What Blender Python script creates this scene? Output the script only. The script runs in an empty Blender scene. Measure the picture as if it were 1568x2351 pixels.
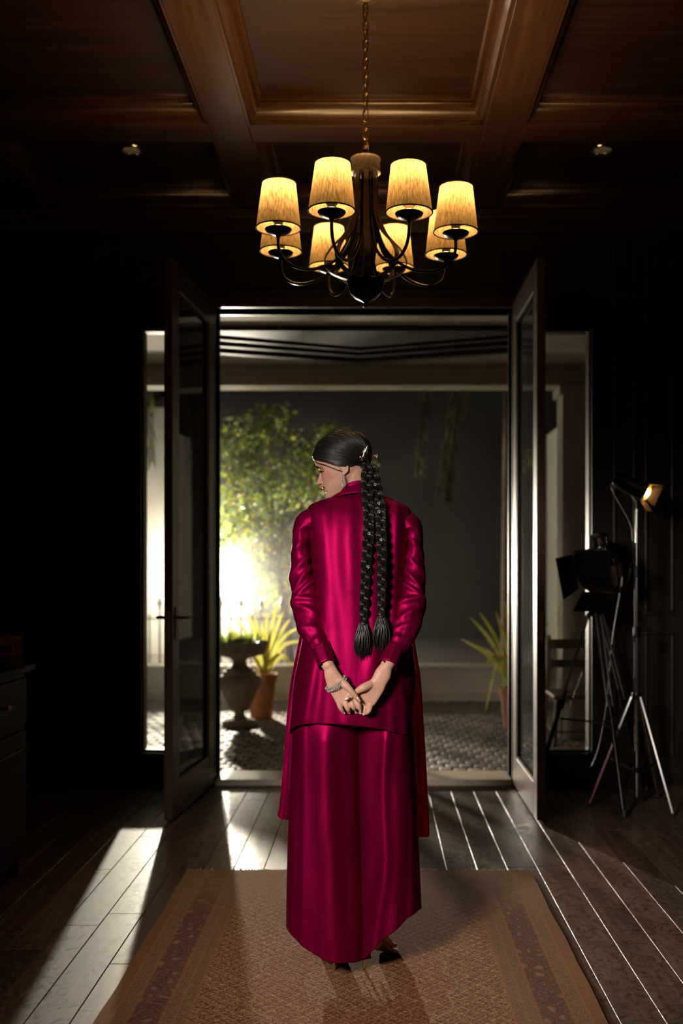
import bpy, bmesh, math, random
from mathutils import Vector, Matrix, noise
from mathutils.bvhtree import BVHTree

SC = bpy.context.scene
COL = SC.collection
random.seed(7)
PI = math.pi

# ------------------------------------------------------------------ camera
F_PX, VPX, VPY, EYE = 2300.0, 860.0, 1300.0, 1.31     # focal length and vanishing point in a 1568x2351 frame
cam_d = bpy.data.cameras.new('camera')
cam = bpy.data.objects.new('camera', cam_d); COL.objects.link(cam)
cam_d.sensor_fit = 'VERTICAL'; cam_d.sensor_height = 36.0; cam_d.sensor_width = 24.0
cam_d.lens = 36.0 * F_PX / 2351.0
cam_d.shift_x = -(VPX - 784.0) / 2351.0
cam_d.shift_y = (VPY - 1175.5) / 2351.0
cam_d.clip_start = 0.05; cam_d.clip_end = 60
cam_d.dof.use_dof = True; cam_d.dof.focus_distance = 3.2; cam_d.dof.aperture_fstop = 2.0
cam.location = (0, 0, EYE); cam.rotation_euler = (PI/2, 0, 0)
SC.camera = cam

# ------------------------------------------------------------------ view, world
SC.view_settings.view_transform = 'Standard'; SC.view_settings.look = 'None'
SC.view_settings.gamma = 1.0; SC.view_settings.use_curve_mapping = False
SC.view_settings.exposure = 0.0
cy_ = SC.cycles
cy_.max_bounces = 5; cy_.diffuse_bounces = 2; cy_.glossy_bounces = 2; cy_.transmission_bounces = 4; cy_.transparent_max_bounces = 8; cy_.volume_bounces = 0
cy_.adaptive_threshold = 0.07; cy_.adaptive_min_samples = 16
cy_.caustics_reflective = False; cy_.caustics_refractive = False; cy_.sample_clamp_indirect = 6.0
w = bpy.data.worlds.new('night'); SC.world = w; w.use_nodes = True
w.node_tree.nodes['Background'].inputs[0].default_value = (0.010, 0.013, 0.020, 1)   # night sky
w.node_tree.nodes['Background'].inputs[1].default_value = 0.25

# ------------------------------------------------------------------ large lights
LAMP = Vector((-2.10, 12.4, 1.40))                    # bare lamp in the garden haze
def light(name, typ, loc, energy, color, **kw):
    d = bpy.data.lights.new(name, typ); d.energy = energy; d.color = color
    for k, v in kw.items(): setattr(d, k, v)
    o = bpy.data.objects.new(name, d); COL.objects.link(o); o.location = loc
    return o
def aim(o, target):
    o.rotation_euler = (Vector(target) - o.location).to_track_quat('-Z', 'Y').to_euler()
garden = light('garden_lamp_light', 'POINT', LAMP - Vector((0, 0, 0.24)), 2200, (1.0, 0.88, 0.70), shadow_soft_size=0.10)
beam = light('garden_beam_light', 'SPOT', LAMP, 3700, (1.0, 0.88, 0.70), shadow_soft_size=0.05, spot_size=math.radians(52), spot_blend=0.8)
aim(beam, (-0.85, 6.0, 0.9))
key = light('studio_key_light', 'SPOT', (-1.35, 0.35, 2.05), 540, (1.0, 0.90, 0.80), shadow_soft_size=0.32,
            spot_size=math.radians(46), spot_blend=0.85)
aim(key, (0.02, 3.2, 0.70))

def P(px, py, d):                                      # a point seen at pixel (px, py) that stands d metres from the lens
    return Vector(((px - VPX) / F_PX * d, d, EYE + (VPY - py) / F_PX * d))

# ------------------------------------------------------------------ mesh helpers
class MB:
    def __init__(s): s.v = []; s.f = []
    def add(s, vs, fs):
        o = len(s.v); s.v += [tuple(v) for v in vs]; s.f += [tuple(i + o for i in f) for f in fs]; return s
    def box(s, x0, x1, y0, y1, z0, z1, M=None):
        vs = [Vector(p) for p in ((x0,y0,z0),(x1,y0,z0),(x1,y1,z0),(x0,y1,z0),(x0,y0,z1),(x1,y0,z1),(x1,y1,z1),(x0,y1,z1))]
        if M is not None: vs = [M @ v for v in vs]
        return s.add(vs, [(0,3,2,1),(4,5,6,7),(0,1,5,4),(1,2,6,5),(2,3,7,6),(3,0,4,7)])
    def rings(s, rings, closed=True, cap=True):
        n = len(rings[0]); vs = [p for r in rings for p in r]; fs = []
        m = n if closed else n - 1
        for i in range(len(rings) - 1):
            for j in range(m):
                k = (j + 1) % n
                fs.append((i*n+j, i*n+k, (i+1)*n+k, (i+1)*n+j))
        if cap and closed:
            fs.append(tuple(range(n))[::-1]); fs.append(tuple((len(rings)-1)*n + j for j in range(n)))
        return s.add(vs, fs)
    def lathe(s, prof, c=(0,0,0), n=32, axis=None, cap=True):
        c = Vector(c); M = Matrix.Identity(3)
        if axis is not None: M = Vector((0,0,1)).rotation_difference(Vector(axis)).to_matrix()
        return s.rings([[c + M @ Vector((r*math.cos(2*PI*j/n), r*math.sin(2*PI*j/n), z)) for j in range(n)] for r, z in prof], cap=cap)
    def tube(s, pts, rad, n=8, cap=True, flat=1.0, up=None, roundcap=False):
        pts = [Vector(p) for p in pts]; m = len(pts)
        if not hasattr(rad, '__len__'): rad = [rad]*m
        rad = list(rad)
        if roundcap:
            a = (pts[0]-pts[1]).normalized(); b = (pts[-1]-pts[-2]).normalized()
            p0, p1, r0, r1 = pts[0], pts[-1], rad[0], rad[-1]
            pre = [(p0 + a*r0*0.98, r0*0.15), (p0 + a*r0*0.80, r0*0.60), (p0 + a*r0*0.45, r0*0.89)]
            post = [(p1 + b*r1*0.45, r1*0.89), (p1 + b*r1*0.80, r1*0.60), (p1 + b*r1*0.98, r1*0.15)]
            pts = [q[0] for q in pre] + pts + [q[0] for q in post]
            rad = [q[1] for q in pre] + rad + [q[1] for q in post]; m = len(pts)
        T = [(pts[min(i+1, m-1)] - pts[max(i-1, 0)]).normalized() for i in range(m)]
        u = Vector(up) if up is not None else (Vector((0,0,1)) if abs(T[0].z) < 0.9 else Vector((0,1,0)))
        R = []
        for i in range(m):
            u = (u - T[i]*u.dot(T[i]))
            if u.length < 1e-6: u = T[i].orthogonal()
            u.normalize(); b = T[i].cross(u)
            R.append([pts[i] + (u*math.cos(2*PI*j/n)*flat + b*math.sin(2*PI*j/n))*rad[i] for j in range(n)])
        return s.rings(R, cap=cap)
    def sphere(s, c, r, n=12, m=8, sc=(1,1,1), M=None):
        R = []
        for i in range(m + 1):
            a = -PI/2 + PI*(i if 0 < i < m else (0.04 if i == 0 else m - 0.04))/m
            ring = []
            for j in range(n):
                v = Vector((r*sc[0]*math.cos(a)*math.cos(2*PI*j/n), r*sc[1]*math.cos(a)*math.sin(2*PI*j/n), r*sc[2]*math.sin(a)))
                if M is not None: v = M @ v
                ring.append(Vector(c) + v)
            R.append(ring)
        return s.rings(R)
    def grid(s, rows, closed=False): return s.rings(rows, closed=closed, cap=False)
    def prism(s, prof, a, b, up=(0,0,1), side=None):
        """profile of (sideways, up) points swept from a to b"""
        a, b = Vector(a), Vector(b); t = (b - a).normalized(); u = Vector(up)
        sd = Vector(side) if side is not None else t.cross(u).normalized()
        return s.rings([[q + sd*x + u*y for x, y in prof] for q in (a, b)])

def cr(pts, n=6):
    """Catmull-Rom through points (tuples of any length)"""
    P_ = [tuple(p) for p in pts]; out = []
    for i in range(len(P_) - 1):
        a, b, c, d = P_[max(i-1,0)], P_[i], P_[i+1], P_[min(i+2, len(P_)-1)]
        for k in range(n):
            t = k / n
            out.append(tuple(0.5*((2*b[q]) + (-a[q]+c[q])*t + (2*a[q]-5*b[q]+4*c[q]-d[q])*t*t + (-a[q]+3*b[q]-3*c[q]+d[q])*t**3) for q in range(len(b))))
    out.append(P_[-1]); return out
def itp(tab, x):
    """piecewise smooth interpolation in [(x, value)]"""
    if x <= tab[0][0]: return tab[0][1]
    for (a, va), (b, vb) in zip(tab, tab[1:]):
        if x <= b:
            t = (x - a)/(b - a); return va + (vb - va)*t
    return tab[-1][1]
def sitp(tab, x):
    if x <= tab[0][0]: return tab[0][1]
    if x >= tab[-1][0]: return tab[-1][1]
    for i in range(len(tab) - 1):
        if x <= tab[i+1][0]:
            x0, p0 = tab[max(i-1,0)]; x1, p1 = tab[i]; x2, p2 = tab[i+1]; x3, p3 = tab[min(i+2,len(tab)-1)]
            h = x2 - x1; t = (x - x1)/h
            m1 = (p2-p0)/(x2-x0)*h if x2 != x0 else 0; m2 = (p3-p1)/(x3-x1)*h if x3 != x1 else 0
            return (2*t**3-3*t*t+1)*p1 + (t**3-2*t*t+t)*m1 + (-2*t**3+3*t*t)*p2 + (t**3-t*t)*m2

def mesh_of(mb, name, smooth=True, angle=40):
    me = bpy.data.meshes.new(name)
    me.from_pydata([tuple(v) for v in mb.v], [], mb.f); me.update()
    bm = bmesh.new(); bm.from_mesh(me); bmesh.ops.recalc_face_normals(bm, faces=bm.faces); bm.to_mesh(me); bm.free()
    if smooth:
        me.polygons.foreach_set('use_smooth', [True]*len(me.polygons))
        if angle < 180: me.set_sharp_from_angle(angle=math.radians(angle))
    return me
def obj(name, mb, mat, parent=None, smooth=True, angle=40, loc=None, bevel=0, kind=None, label=None):
    me = mb if isinstance(mb, bpy.types.Mesh) else mesh_of(mb, name, smooth, angle)
    if mat is not None and not me.materials: me.materials.append(mat)
    o = bpy.data.objects.new(name, me); COL.objects.link(o)
    if loc is not None: o.location = loc
    if parent is not None:
        o.parent = parent
        o.matrix_parent_inverse = Matrix.Translation(-Vector(ABS[parent.name])) if parent.name in ABS else Matrix.Identity(4)
        ABS[o.name] = ABS.get(parent.name, (0,0,0)) if False else (0,0,0)
    else:
        ABS[o.name] = tuple(o.location)
    if bevel:
        b = o.modifiers.new('bevel', 'BEVEL'); b.width = bevel; b.segments = 2; b.limit_method = 'ANGLE'
    if kind: o['kind'] = kind
    if label: o['label'] = label
    return o
ABS = {}
def tag(o, label, cat, group=None, kind=None):
    o['label'] = label
    if cat: o['category'] = cat
    if group: o['group'] = group
    if kind: o['kind'] = kind
    return o
def thing(name, label, cat, loc=(0,0,0), group=None, kind=None):
    o = bpy.data.objects.new(name, None); COL.objects.link(o); o.location = loc; o.empty_display_size = 0.1
    ABS[o.name] = tuple(loc)
    return tag(o, label, cat, group, kind)
def copy_tree(o, parent=None):
    c = o.copy(); COL.objects.link(c)
    if parent is not None: c.parent = parent
    for ch in [q for q in bpy.data.objects if q.parent == o]: copy_tree(ch, c)
    return c

# ------------------------------------------------------------------ materials
def nt(name):
    m = bpy.data.materials.new(name); m.use_nodes = True
    t = m.node_tree; return m, t, t.nodes['Principled BSDF']
def node(t, typ, **kw):
    n = t.nodes.new(typ)
    for k, v in kw.items():
        if k.startswith('_'): n.inputs[k[1:].replace('_', ' ')].default_value = v
        else: setattr(n, k, v)
    return n
def ramp(t, fac, stops):
    r = t.nodes.new('ShaderNodeValToRGB'); e = r.color_ramp.elements
    while len(e) < len(stops): e.new(0.5)
    for q, (p, c) in zip(e, stops): q.position = p; q.color = (*c, 1) if len(c) == 3 else c
    t.links.new(fac, r.inputs[0]); return r.outputs[0]
def math_n(t, op, a, b=None, c=None):
    n = t.nodes.new('ShaderNodeMath'); n.operation = op
    for i, q in enumerate((a, b, c)):
        if q is None: continue
        if isinstance(q, (int, float)): n.inputs[i].default_value = q
        else: t.links.new(q, n.inputs[i])
    return n.outputs[0]
def mixc(t, fac, a, b, blend='MIX'):
    n = t.nodes.new('ShaderNodeMix'); n.data_type = 'RGBA'; n.blend_type = blend
    for i, q in ((0, fac), (6, a), (7, b)):
        if isinstance(q, (int, float)): n.inputs[i].default_value = q
        elif isinstance(q, tuple): n.inputs[i].default_value = (*q, 1)
        else: t.links.new(q, n.inputs[i])
    return n.outputs[2]
def bump(t, bsdf, h, strength=0.3, dist=0.01):
    b = t.nodes.new('ShaderNodeBump'); b.inputs['Strength'].default_value = strength; b.inputs['Distance'].default_value = dist
    t.links.new(h, b.inputs['Height']); t.links.new(b.outputs[0], bsdf.inputs['Normal']); return b
def coords(t, scale=(1,1,1), out='Object', loc=(0,0,0), rot=(0,0,0)):
    c = t.nodes.new('ShaderNodeTexCoord'); mp = t.nodes.new('ShaderNodeMapping')
    mp.inputs['Scale'].default_value = scale; mp.inputs['Location'].default_value = loc; mp.inputs['Rotation'].default_value = rot
    t.links.new(c.outputs[out], mp.inputs[0]); return mp.outputs[0]
def noise_n(t, vec, scale, detail=4, rough=0.55, dist=0.0):
    n = node(t, 'ShaderNodeTexNoise'); n.inputs['Scale'].default_value = scale; n.inputs['Detail'].default_value = detail
    n.inputs['Roughness'].default_value = rough; n.inputs['Distortion'].default_value = dist
    t.links.new(vec, n.inputs['Vector']); return n.outputs['Fac']

def plain(name, col, rough=0.5, metal=0.0, var=0.12, nscale=30, bmp=0.0, spec=0.5, coat=0.0, coatr=0.2):
    m, t, b = nt(name)
    v = coords(t); n = noise_n(t, v, nscale, 5)
    lo = tuple(c*(1-var) for c in col); hi = tuple(min(1, c*(1+var)) for c in col)
    t.links.new(ramp(t, n, [(0.3, lo), (0.7, hi)]), b.inputs['Base Color'])
    b.inputs['Roughness'].default_value = rough; b.inputs['Metallic'].default_value = metal
    b.inputs['Specular IOR Level'].default_value = spec
    b.inputs['Coat Weight'].default_value = coat; b.inputs['Coat Roughness'].default_value = coatr
    if bmp: bump(t, b, n, bmp, 0.005)
    return m
def wood(name, c1, c2, rough=0.4, axis='x', scale=3.0, coat=0.0, bmp=0.15, rnd=False, spec=0.5):
    m, t, b = nt(name)
    st = {'x': (0.35, 6, 6), 'y': (6, 0.35, 6), 'z': (6, 6, 0.35)}[axis]
    v = coords(t, st)
    if rnd:
        oi = t.nodes.new('ShaderNodeObjectInfo'); ad = t.nodes.new('ShaderNodeVectorMath'); ad.operation = 'ADD'
        ml = math_n(t, 'MULTIPLY', oi.outputs['Random'], 37.0)
        t.links.new(v, ad.inputs[0]); t.links.new(ml, ad.inputs[1]); v = ad.outputs[0]
    n1 = noise_n(t, v, scale, 6, 0.6, 1.2); n2 = noise_n(t, v, scale*7, 4, 0.7, 0.3)
    f = math_n(t, 'ADD', math_n(t, 'MULTIPLY', n1, 0.65), math_n(t, 'MULTIPLY', n2, 0.35))
    c = ramp(t, f, [(0.3, c1), (0.5, tuple((a+q)/2 for a, q in zip(c1, c2))), (0.7, c2)])
    if rnd:
        k = math_n(t, 'ADD', math_n(t, 'MULTIPLY', oi.outputs['Random'], 0.5), 0.75)
        c = mixc(t, 1.0, c, k, 'MULTIPLY')
    t.links.new(c, b.inputs['Base Color'])
    t.links.new(math_n(t, 'ADD', math_n(t, 'MULTIPLY', n1, 0.25), rough - 0.12), b.inputs['Roughness'])
    b.inputs['Coat Weight'].default_value = coat; b.inputs['Coat Roughness'].default_value = 0.25
    b.inputs['Specular IOR Level'].default_value = spec
    bump(t, b, f, bmp, 0.004); return m
def emit(name, col, strength):
    m, t, b = nt(name); b.inputs['Base Color'].default_value = (*col, 1)
    b.inputs['Emission Color'].default_value = (*col, 1); b.inputs['Emission Strength'].default_value = strength; m.cycles.emission_sampling = 'NONE'; return m

M = {}
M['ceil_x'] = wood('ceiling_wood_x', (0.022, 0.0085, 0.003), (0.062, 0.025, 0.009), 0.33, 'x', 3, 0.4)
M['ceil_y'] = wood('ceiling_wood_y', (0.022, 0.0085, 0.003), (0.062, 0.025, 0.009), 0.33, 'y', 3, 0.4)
M['ceil_panel_shaded'] = wood('ceiling_panel_wood_shaded', (0.012, 0.0045, 0.0018), (0.034, 0.013, 0.005), 0.42, 'x', 3, 0.15)  # darker copy of the ceiling wood, shade painted into the panels
M['wall'] = wood('wall_panel_wood', (0.012, 0.0065, 0.004), (0.024, 0.012, 0.008), 0.45, 'z', 3, 0.1)
M['door'] = wood('door_wood', (0.070, 0.036, 0.020), (0.13, 0.070, 0.042), 0.40, 'z', 3, 0.2)
M['darkwood'] = wood('dark_furniture_wood', (0.006, 0.003, 0.002), (0.014, 0.007, 0.004), 0.62, 'y', 3, 0.0, spec=0.15)
M['chairwood'] = wood('chair_wood', (0.12, 0.05, 0.02), (0.22, 0.10, 0.045), 0.5, 'z', 4)
M['black'] = plain('black_metal', (0.012, 0.011, 0.010), 0.28, 0.6, 0.2, 40)
M['bronze'] = plain('dark_bronze', (0.10, 0.068, 0.04), 0.42, 0.6, 0.25, 60)
M['brass'] = plain('brass', (0.45, 0.27, 0.09), 0.32, 1.0, 0.2, 40)
M['chain'] = plain('antique_chain', (0.30, 0.17, 0.07), 0.35, 1.0, 0.25, 60)
M['chrome'] = plain('chrome', (0.55, 0.54, 0.52), 0.16, 1.0, 0.05, 20)
M['silver'] = plain('silver', (0.82, 0.80, 0.77), 0.14, 0.65, 0.05, 20)
M['gold'] = plain('pale_gold', (0.85, 0.66, 0.36), 0.22, 1.0, 0.08, 20)
M['blackplastic'] = plain('black_rubber', (0.010, 0.010, 0.010), 0.55, 0, 0.2, 40)
M['white'] = plain('white_porcelain', (0.75, 0.73, 0.68), 0.35, 0, 0.04, 20)
M['plaster'] = plain('cream_plaster', (0.62, 0.57, 0.47), 0.85, 0, 0.08, 6, 0.15)
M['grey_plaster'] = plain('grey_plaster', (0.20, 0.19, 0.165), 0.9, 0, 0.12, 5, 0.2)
M['stone'] = plain('threshold_stone', (0.50, 0.43, 0.33), 0.55, 0, 0.15, 8, 0.1)
M['urn'] = plain('urn_stone', (0.32, 0.26, 0.20), 0.9, 0, 0.25, 14, 0.3)
M['terra'] = plain('terracotta', (0.40, 0.17, 0.085), 0.85, 0, 0.2, 12, 0.2)
M['soil'] = plain('soil', (0.03, 0.022, 0.016), 0.95, 0, 0.3, 40, 0.5)
M['bark'] = plain('bark', (0.12, 0.085, 0.055), 0.9, 0, 0.35, 25, 0.5)
M['palmbark'] = plain('palm_bark', (0.16, 0.11, 0.07), 0.9, 0, 0.3, 30, 0.4)
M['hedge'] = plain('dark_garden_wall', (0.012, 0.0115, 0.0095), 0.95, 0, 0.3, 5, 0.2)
M['iron'] = plain('fence_iron', (0.02, 0.02, 0.02), 0.5, 0.5, 0.2, 40)
M['porchwood'] = wood('porch_wood', (0.020, 0.013, 0.009), (0.05, 0.033, 0.023), 0.6, 'x', 3)
def glass_mat(name, tint=(0.96, 0.97, 0.96), rough=0.0, dust=0.0):
    m = bpy.data.materials.new(name); m.use_nodes = True; t = m.node_tree; t.nodes.clear()
    o = t.nodes.new('ShaderNodeOutputMaterial'); tr = t.nodes.new('ShaderNodeBsdfTransparent'); g = t.nodes.new('ShaderNodeBsdfGlossy')
    tr.inputs[0].default_value = (*tint, 1); g.inputs['Roughness'].default_value = rough
    fr = t.nodes.new('ShaderNodeFresnel'); fr.inputs[0].default_value = 1.45
    mx = t.nodes.new('ShaderNodeMixShader'); t.links.new(fr.outputs[0], mx.inputs[0])
    t.links.new(tr.outputs[0], mx.inputs[1]); t.links.new(g.outputs[0], mx.inputs[2]); out = mx.outputs[0]
    if dust:
        df = t.nodes.new('ShaderNodeBsdfDiffuse'); df.inputs[0].default_value = (0.6, 0.62, 0.58, 1)
        n = noise_n(t, coords(t, (1, 1, 0.25)), 9, 5, 0.65)
        f = math_n(t, 'MULTIPLY', n, dust*2)
        m2 = t.nodes.new('ShaderNodeMixShader'); t.links.new(f, m2.inputs[0]); t.links.new(out, m2.inputs[1]); t.links.new(df.outputs[0], m2.inputs[2]); out = m2.outputs[0]
    t.links.new(out, o.inputs[0]); return m
M['glass'] = glass_mat('window_glass', dust=0.03)
M['doorglass'] = glass_mat('door_glass', dust=0.06)
def leaf_mat(name, stops, trans=0.5, rough=0.45, island=True):
    m, t, b = nt(name)
    g = t.nodes.new('ShaderNodeNewGeometry')
    src = g.outputs['Random Per Island'] if island else noise_n(t, coords(t), 9, 3)
    c = ramp(t, src, stops); t.links.new(c, b.inputs['Base Color']); b.inputs['Roughness'].default_value = rough
    tr = t.nodes.new('ShaderNodeBsdfTranslucent'); t.links.new(c, tr.inputs[0])
    mx = t.nodes.new('ShaderNodeMixShader'); mx.inputs[0].default_value = trans
    out = t.nodes['Material Output']; t.links.new(b.outputs[0], mx.inputs[1]); t.links.new(tr.outputs[0], mx.inputs[2]); t.links.new(mx.outputs[0], out.inputs[0])
    return m
M['leaf'] = leaf_mat('tree_leaf', [(0.0, (0.08, 0.14, 0.025)), (0.45, (0.19, 0.28, 0.04)), (0.85, (0.38, 0.44, 0.06)), (1.0, (0.58, 0.42, 0.06))], 0.5)
M['flax'] = leaf_mat('flax_leaf', [(0.2, (0.16, 0.22, 0.04)), (0.5, (0.45, 0.42, 0.10)), (0.8, (0.60, 0.50, 0.16))], 0.4, 0.4, False)
M['palmleaf'] = leaf_mat('palm_leaf', [(0.0, (0.05, 0.06, 0.02)), (1.0, (0.13, 0.12, 0.04))], 0.4)
# ================================================================== THE ROOM
XL, XR, YB, YW, ZB, ZP = -2.45, 2.45, -1.2, 6.02, 3.43, 3.545
# ---- floor: slab + single planks
fl = tag(obj('floor', MB().box(XL, XR, YB, YW + 0.2, -0.2, -0.022), M['darkwood']), 'dark brown wooden plank floor of the room', None, kind='structure')
def plank_mat():
    m, t, b = nt('floor_plank_wood')
    oi = t.nodes.new('ShaderNodeObjectInfo'); v = coords(t, (7, 0.5, 7))
    ad = t.nodes.new('ShaderNodeVectorMath'); ad.operation = 'ADD'
    t.links.new(v, ad.inputs[0]); t.links.new(math_n(t, 'MULTIPLY', oi.outputs['Random'], 53.0), ad.inputs[1])
    n1 = noise_n(t, ad.outputs[0], 2.2, 7, 0.62, 1.5); n2 = noise_n(t, ad.outputs[0], 14, 4, 0.7)
    f = math_n(t, 'ADD', math_n(t, 'MULTIPLY', n1, 0.7), math_n(t, 'MULTIPLY', n2, 0.3))
    c = ramp(t, f, [(0.28, (0.035, 0.018, 0.010)), (0.5, (0.085, 0.048, 0.028)), (0.72, (0.16, 0.10, 0.065))])
    k = math_n(t, 'ADD', math_n(t, 'MULTIPLY', oi.outputs['Random'], 0.5), 0.75)
    c = mixc(t, 1.0, c, k, 'MULTIPLY')
    # scuffs: curly wear marks
    v2 = coords(t, (1, 1, 1)); ad2 = t.nodes.new('ShaderNodeVectorMath'); ad2.operation = 'ADD'
    t.links.new(v2, ad2.inputs[0]); t.links.new(math_n(t, 'MULTIPLY', oi.outputs['Random'], 19.0), ad2.inputs[1])
    n3 = noise_n(t, ad2.outputs[0], 11, 7, 0.68, 3.5)
    c = mixc(t, 1.0, c, ramp(t, n3, [(0.36, (0.45,)*3), (0.47, (0.95,)*3), (0.62, (1.15,)*3)]), 'MULTIPLY')
    t.links.new(c, b.inputs['Base Color'])
    t.links.new(ramp(t, n3, [(0.35, (0.36,)*3), (0.6, (0.56,)*3)]), b.inputs['Roughness'])
    h = math_n(t, 'ADD', math_n(t, 'MULTIPLY', n3, 0.6), math_n(t, 'MULTIPLY', f, 0.6))
    bump(t, b, h, 0.07, 0.002); return m
M['plank'] = plank_mat()
PW = 0.1315
def plank_mesh(L):
    e, hw = 0.0018, PW/2 - 0.0008
    mb = MB(); z0, z1 = -0.021, 0.0
    ring = lambda x, y, z: [Vector((-x, -y, z)), Vector((x, -y, z)), Vector((x, y, z)), Vector((-x, y, z))]
    mb.rings([ring(hw, L/2, z0), ring(hw, L/2, z1 - 0.0018), ring(hw - e, L/2 - e, z1)])
    me = mesh_of(mb, 'plank', smooth=False); me.materials.append(M['plank']); return me
plank_meshes = {}
k0 = math.floor((XL - 0.310)/PW) + 1
kk = k0
rng = random.Random(3)
while 0.310 + (kk + 1)*PW < XR:
    xc = 0.310 + (kk + 0.5)*PW
    y = 1.6 - rng.uniform(0, 1.2)
    while y < YW + 0.02:
        L = rng.choice((0.9, 1.2, 1.5)); y1 = min(y + L, YW + 0.02)
        if YW + 0.02 - y1 < 0.25: y1 = YW + 0.02
        Lr = round(y1 - y, 2)
        if Lr not in plank_meshes: plank_meshes[Lr] = plank_mesh(Lr - 0.0015)
        if y1 > 2.2:
            obj('plank', plank_meshes[Lr], None, fl, loc=(xc, (y + y1)/2, 0))
        y = y1
    kk += 1
# ---- walls
wb = MB()
def wall_holes(mb, x0, x1, y0, y1, z0, z1, holes):
    xs = sorted(holes); x = x0
    for hx0, hx1, hz0, hz1 in xs:
        if hx0 > x: mb.box(x, hx0, y0, y1, z0, z1)
        if hz0 > z0: mb.box(hx0, hx1, y0, y1, z0, hz0)
        if hz1 < z1: mb.box(hx0, hx1, y0, y1, hz1, z1)
        x = hx1
    if x < x1: mb.box(x, x1, y0, y1, z0, z1)
DX0, DX1, DZ = -0.955, 0.825, 2.86
SL = (-1.405, -1.08, 0.19, 2.74); SR = (0.955, 1.305, 0.19, 2.74)
wall_holes(wb, XL, XR, YW, YW + 0.16, -0.03, 3.6, [(SL[0], SL[1], SL[2], SL[3]), (DX0, DX1, -0.03, DZ), (SR[0], SR[1], SR[2], SR[3])])
wall_back = obj('wall_back', wb, M['wall'], smooth=False, kind='structure'); wall_back['label'] = 'dark wood panelled wall around the open french doors'
for nm, bx_ in (('wall_left', (XL - 0.12, XL, YB, YW, 0, 3.6)), ('wall_right', (XR, XR + 0.12, YB, YW, 0, 3.6)), ('wall_front', (XL, XR, YB - 0.12, YB, 0, 3.6))):
    o = obj(nm, MB().box(*bx_), M['wall'], smooth=False, kind='structure'); o['label'] = 'dark wood panelled wall of the room'
# raised panels and rails on the back wall
def frame_panel(x0, x1, z0, z1, parent=wall_back):
    mb = MB(); y = YW; wd = 0.022
    for a, b_, c, d in ((x0, x1, z0, z0 + wd), (x0, x1, z1 - wd, z1), (x0, x0 + wd, z0 + wd, z1 - wd), (x1 - wd, x1, z0 + wd, z1 - wd)):
        mb.box(a, b_, y - 0.016, y + 0.001, c, d)
    obj('panel_moulding', mb, M['wall'], parent, smooth=False, bevel=0.006)
for x0, x1 in ((-2.38, -1.98), (-1.92, -1.50), (1.43, 1.57), (1.62, 1.80), (1.86, 2.38)):
    for z0, z1 in ((0.16, 0.92), (1.02, 2.62), (2.72, 3.28)):
        frame_panel(x0, x1, z0, z1)
frame_panel(-0.9, -0.07, 2.98, 3.28); frame_panel(-0.02, 0.77, 2.98, 3.28)
tr = obj('trim_1', MB().box(XL, XR, YW - 0.05, YW, 3.30, 3.43).box(XL, XR, YW - 0.09, YW, 3.37, 3.43), M['ceil_x'], smooth=False, bevel=0.008, kind='structure')
tr['label'] = 'dark wooden cornice along the top of the door wall'
bb = obj('baseboard_back', MB().box(XL, SL[0] - 0.06, YW - 0.02, YW, 0, 0.13).box(SR[1] + 0.06, XR, YW - 0.02, YW, 0, 0.13), M['wall'], smooth=False, bevel=0.005, kind='structure')
bb['label'] = 'dark wooden baseboard below the panelled door wall'
# door casing
mb = MB()
cw = 0.065
mb.box(DX0 - cw, DX0, YW - 0.03, YW + 0.19, 0, DZ + cw); mb.box(DX1, DX1 + cw, YW - 0.03, YW + 0.19, 0, DZ + cw); mb.box(DX0, DX1, YW - 0.03, YW + 0.19, DZ, DZ + cw)
o = obj('trim_2', mb, M['door'], smooth=False, bevel=0.006, kind='structure'); o['label'] = 'dark wooden casing around the open double doorway'
o = obj('trim_3', MB().box(DX0, DX1, YW - 0.035, YW + 0.24, -0.03, 0.035), M['stone'], smooth=False, bevel=0.008, kind='structure'); o['label'] = 'pale stone threshold under the open double doorway'
# sidelight windows
for i, (S, lab) in enumerate(((SL, 'tall narrow sidelight window glowing with haze beside left door leaf'), (SR, 'tall narrow sidelight window behind the tripod spotlight'))):
    root = thing('window_%d' % (i + 1), lab, None, ((S[0]+S[1])/2, YW + 0.08, S[2]), kind='structure')
    fr = MB(); wd = 0.012
    fr.box(S[0], S[0] + wd, YW + 0.03, YW + 0.12, S[2], S[3]); fr.box(S[1] - wd, S[1], YW + 0.03, YW + 0.12, S[2], S[3])
    fr.box(S[0] + wd, S[1] - wd, YW + 0.03, YW + 0.12, S[2], S[2] + wd); fr.box(S[0] + wd, S[1] - wd, YW + 0.03, YW + 0.12, S[3] - wd, S[3])
    obj('window_frame', fr, M['door'], root, smooth=False, bevel=0.003)
    obj('pane', MB().box(S[0] + wd, S[1] - wd, YW + 0.07, YW + 0.075, S[2] + wd, S[3] - wd), M['glass'], root, smooth=False)
    obj('window_sill', MB().box(S[0] - 0.04, S[1] + 0.04, YW - 0.03, YW + 0.03, S[2] - 0.04, S[2]), M['wall'], root, smooth=False, bevel=0.004)
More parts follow.
